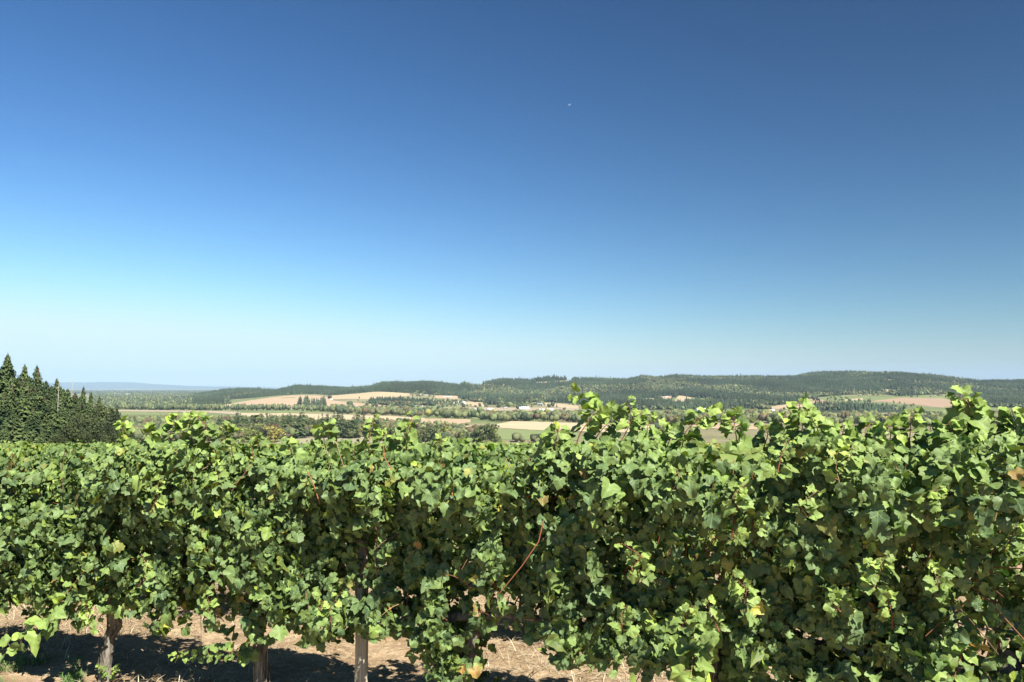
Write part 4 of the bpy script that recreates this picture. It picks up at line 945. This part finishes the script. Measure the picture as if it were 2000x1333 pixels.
# ------------------------------------------------------------------ buildings
def plain(name, c, rough=.6):
    m, t, b = mat(name, rough, .3); t.links.new(noise_mix(t, tuple(v*.85 for v in c), c, .4, 3), b.inputs['Base Color']); return m
MW = plain('white_paint', (.72,.72,.70)); MC = plain('cream_wall', (.58,.52,.42)); MR = plain('grey_roof', (.36,.37,.38)); MRW = plain('white_metal_roof', (.74,.76,.78), .4)
MRB = plain('brown_roof', (.20,.14,.11)); MG = plain('window_glass', (.04,.05,.06), .1); MRED = plain('tan_red_roof', (.50,.33,.27)); MBL = plain('blue_grey_roof', (.50,.58,.64), .4); MDK = plain('dark_wall', (.06,.06,.07))
BUILD = [ # px, base y, width px, wall height px, wall, roof, dmin, label
 (229,771.5,11,2,MW,MRW,4000,'long white warehouse on the far plain, leftmost of three'),(250,773,9,2.4,MW,MRW,4000,'white domed shed on the far plain, between two long warehouses'),(291,774,9,1.3,MW,MRW,4000,'low white warehouse on the far plain, rightmost of three'),
 (300,819,11,2,MC,MBL,1200,'low building with pale aqua roof behind the left shoots'),(516,829,6,5,MW,MW,800,'white gable house half hidden in the tree belt'),(606,847,13,5,MDK,MRED,800,'dark shed with reddish roof at the edge of the tree belt'),
 (647,782,5,1.6,MW,MRW,2300,'small white house beside a round tree on the tan hill'),
 (814,795.5,8,2.4,MW,MR,2000,'white farmhouse left of the hamlet trees'),(823,794.5,5,2,MW,MRB,2000,'small white farm shed right of the left farmhouse'),(818,783,4,1.5,MC,MRB,2300,'tiny cream cottage above the left farmhouse'),
 (824,772,6,1.6,MW,MRW,2300,'upper left white house near the forest edge'),(832,773,5,1.5,MC,MR,2300,'upper cream house near the forest edge'),(842,774,4,1.3,MC,MRB,2300,'small brown roofed house at the end of the upper lane'),
 (868,776.5,4,1.5,MW,MRW,2300,'left one of three small white houses on the salmon bank'),(874,776.5,4,1.5,MW,MRW,2300,'middle one of three small white houses on the salmon bank'),(880,776.5,4,1.5,MW,MRW,2300,'right one of three small white houses on the salmon bank'),
 (901,790,16,3.4,MW,MBL,2000,'large arena barn with pale blue grey roof'),(884,790,7,2,MW,MRW,2000,'white outbuilding left of the arena barn'),(891,792.5,5,2,MW,MR,2000,'small shed in front of the arena barn'),(873,791,6,1.8,MC,MRB,2000,'brown roofed hamlet house among trees left of the arena'),(865,792,5,1.6,MC,MR,2000,'grey roofed hamlet house leftmost beside the round trees'),
 (936,801,15,2,MW,MRW,1800,'wide low white barn, left of the pair behind the yellow belt'),(957,801,11,1.8,MW,MRW,1800,'low white barn, right of the pair behind the yellow belt'),(987,798.5,8,1.4,MC,MR,1800,'low cream shed between white barns and the long barn'),
 (1023,799.5,19,1.8,MW,MRW,1800,'very long low white barn right of the central conifers'),(1056,792,13,2.6,MW,MR,1800,'two storey white farm building above the long barn'),(1058,802.5,10,1.8,MW,MRW,1800,'low white shed left of the square white barn'),(1074,802.5,11,2.6,MW,MRW,1800,'square white barn with dark door below the farm'),
 (1104,804,9,1.6,MC,MRED,1800,'reddish roofed shed beside the arching vine shoot'),
 (1041,778,5,1.3,MW,MRW,2400,'small white house in the forest above the long barn'),(1051,780.5,5,1.1,MC,MR,2400,'cream house in the forest right of the white one'),
 (1252,788,6,1.8,MW,MRW,2000,'white roofed house at the left of the hamlet under the forest'),(1275,789,7,1.9,MW,MBL,2000,'pale blue roofed house in the hamlet under the forest'),(1301,777,4,1.8,MW,MRW,2000,'white farmhouse high on the salmon parcel'),(1332,796,8,2.4,MW,MRW,2000,'white barn below the trapezoid tan parcel'),(1256,799,6,1.6,MC,MR,1800,'grey roofed cottage low at the left of the hamlet'),
 (1375,803.5,28,2.3,MW,MRW,1700,'very long bright white industrial building above the right vine shoots'),(1429,798,8,1.8,MW,MRW,1800,'white shed left of the tan parcel with round trees'),(1416,799.5,5,1.5,MW,MR,1800,'small grey roofed shed at the end of the long white building'),
 (1509,804,7,3,MW,MW,1700,'bright white gabled house at the foot of the right hill'),(1719,728.5,9,1.8,MC,MRED,3600,'reddish roofed house on the summit of the right hill'),(1722,760.5,3,1.4,MW,MRW,2400,'tiny white hut beside the small salmon clearing'),
 (1857,771.5,3,2.2,MW,MRW,2400,'tall narrow white house right of the broad hill field'),(1899,796,4,1.6,MW,MRW,1900,'small white house behind the tallest right vine shoot'),(1983,742.5,8,1.2,MC,MR,3600,'pale long house on the far right ridge'),(1820,776,5,1.2,MC,MRB,2400,'brown roofed cottage above the broad hill field'),
 (1597,779,6,1.0,MC,MR,2400,'grey roofed farm building above the hedged salmon field')]
def building(px, yb, wpx, hpx, wall, roof, dm, lab, i):
    x, y, z = hit(px, yb, dm); sc = y/FPX; w_ = wpx*sc/2; hh = max(hpx*sc, 2.4); dp = max(min(w_*1.1, 14), 4); rise = max(min(w_*.32, 5.5), 1.6)
    rt = empty('farm_building' if wpx > 7 else 'house', (x, y, z-.3), random.Random(i).uniform(-.35, .35)); tag(rt, lab, 'barn' if wpx > 7 else 'house', 'buildings of the valley')
    mb = MB(); mb.box((-w_, -dp, -1.5), (w_, dp, hh)); mb.add([(-w_,-dp,hh),(-w_,dp,hh),(-w_,0,hh+rise),(w_,-dp,hh),(w_,dp,hh),(w_,0,hh+rise)], [(0,1,2),(3,5,4)])
    link('wall', mb.build('wall', wall), rt)
    e = .5; mb = MB(); k = rise/dp
    for sg in (-1, 1):
        a = (-w_-e, sg*(dp+e), hh-k*e+.05); b_ = (w_+e, sg*(dp+e), hh-k*e+.05); c = (w_+e, 0, hh+rise+.05); d = (-w_-e, 0, hh+rise+.05)
        up = lambda p: (p[0], p[1], p[2]+.25)
        mb.add([a, b_, c, d, up(a), up(b_), up(c), up(d)], [(0,1,2,3),(4,5,6,7),(0,1,5,4),(1,2,6,5),(3,0,4,7)])
    link('roof', mb.build('roof', roof), rt)
    nw = 2 if wpx < 8 else 4
    for q in range(nw):
        cx = -w_+2*w_*(q+.5)/nw
        mb = MB()
        if q == nw//2: mb.box((cx-1.3, -dp-.06, 0), (cx+1.3, -dp+.02, min(2.6, hh*.8))); link('door', mb.build('door', MDK), rt)
        else: mb.box((cx-.9, -dp-.06, hh*.4), (cx+.9, -dp+.02, hh*.8)); link('window', mb.build('window', MG), rt)
for i, q in enumerate(BUILD): building(*q, i)

# ------------------------------------------------------------------ aeroplane in the sky
P = at(1112, 205.5, 2300.); r = empty('aeroplane', P, math.radians(-100)); r.rotation_euler = (math.radians(20), 0, math.radians(-78)); tag(r, 'tiny white light aeroplane flying high in the blue sky', 'aeroplane')
MPL = plain('aeroplane_paint', (.8,.8,.8), .3)
mb = MB(); rng = np.random.default_rng(1); mb.tube([(0,-4,0),(0,-3.2,0),(0,-1,.1),(0,1,.1),(0,4.6,.25)], [.15,.55,.7,.6,.15], 10); link('fuselage', mb.build('fuselage', MPL, True), r)
for sg in (-1, 1):
    mb = MB(); mb.add([(0,-1.6,.5),(sg*5.6,-1.3,.7),(sg*5.6,-.1,.7),(0,.2,.5),(0,-1.6,.68),(sg*5.6,-1.3,.8),(sg*5.6,-.1,.8),(0,.2,.68)], [(0,1,2,3),(4,5,6,7),(0,1,5,4),(1,2,6,5),(2,3,7,6)]); link('wing', mb.build('wing', MPL), r)
mb = MB(); mb.box((-2,3.7,.25),(2,4.6,.33)); link('tailplane', mb.build('tailplane', MPL), r)
mb = MB(); mb.add([(-.06,3.2,.3),(-.06,4.6,.3),(-.06,4.8,1.7),(-.06,4.2,1.7),(.06,3.2,.3),(.06,4.6,.3),(.06,4.8,1.7),(.06,4.2,1.7)], [(0,1,2,3),(4,5,6,7),(0,1,5,4),(1,2,6,5),(2,3,7,6),(3,0,4,7)]); link('fin', mb.build('fin', MPL), r)

# ------------------------------------------------------------------ haze
HX = 60000
mb = MB(); mb.box((-HX, -200, -75), (HX, 54000, 1000))
m = bpy.data.materials.new('haze'); m.use_nodes = True; t = m.node_tree; t.nodes.clear()
v = N(t, 'ShaderNodeVolumePrincipled'); v.inputs['Color'].default_value = (.53, .725, .92, 1); v.inputs['Density'].default_value = 3.2e-5; v.inputs['Anisotropy'].default_value = -0.15
ou = N(t, 'ShaderNodeOutputMaterial'); t.links.new(v.outputs[0], ou.inputs['Volume'])
o = link('haze', mb.build('haze', m)); tag(o, kind='stuff'); o['label'] = 'thin pale blue summer haze over the whole valley'
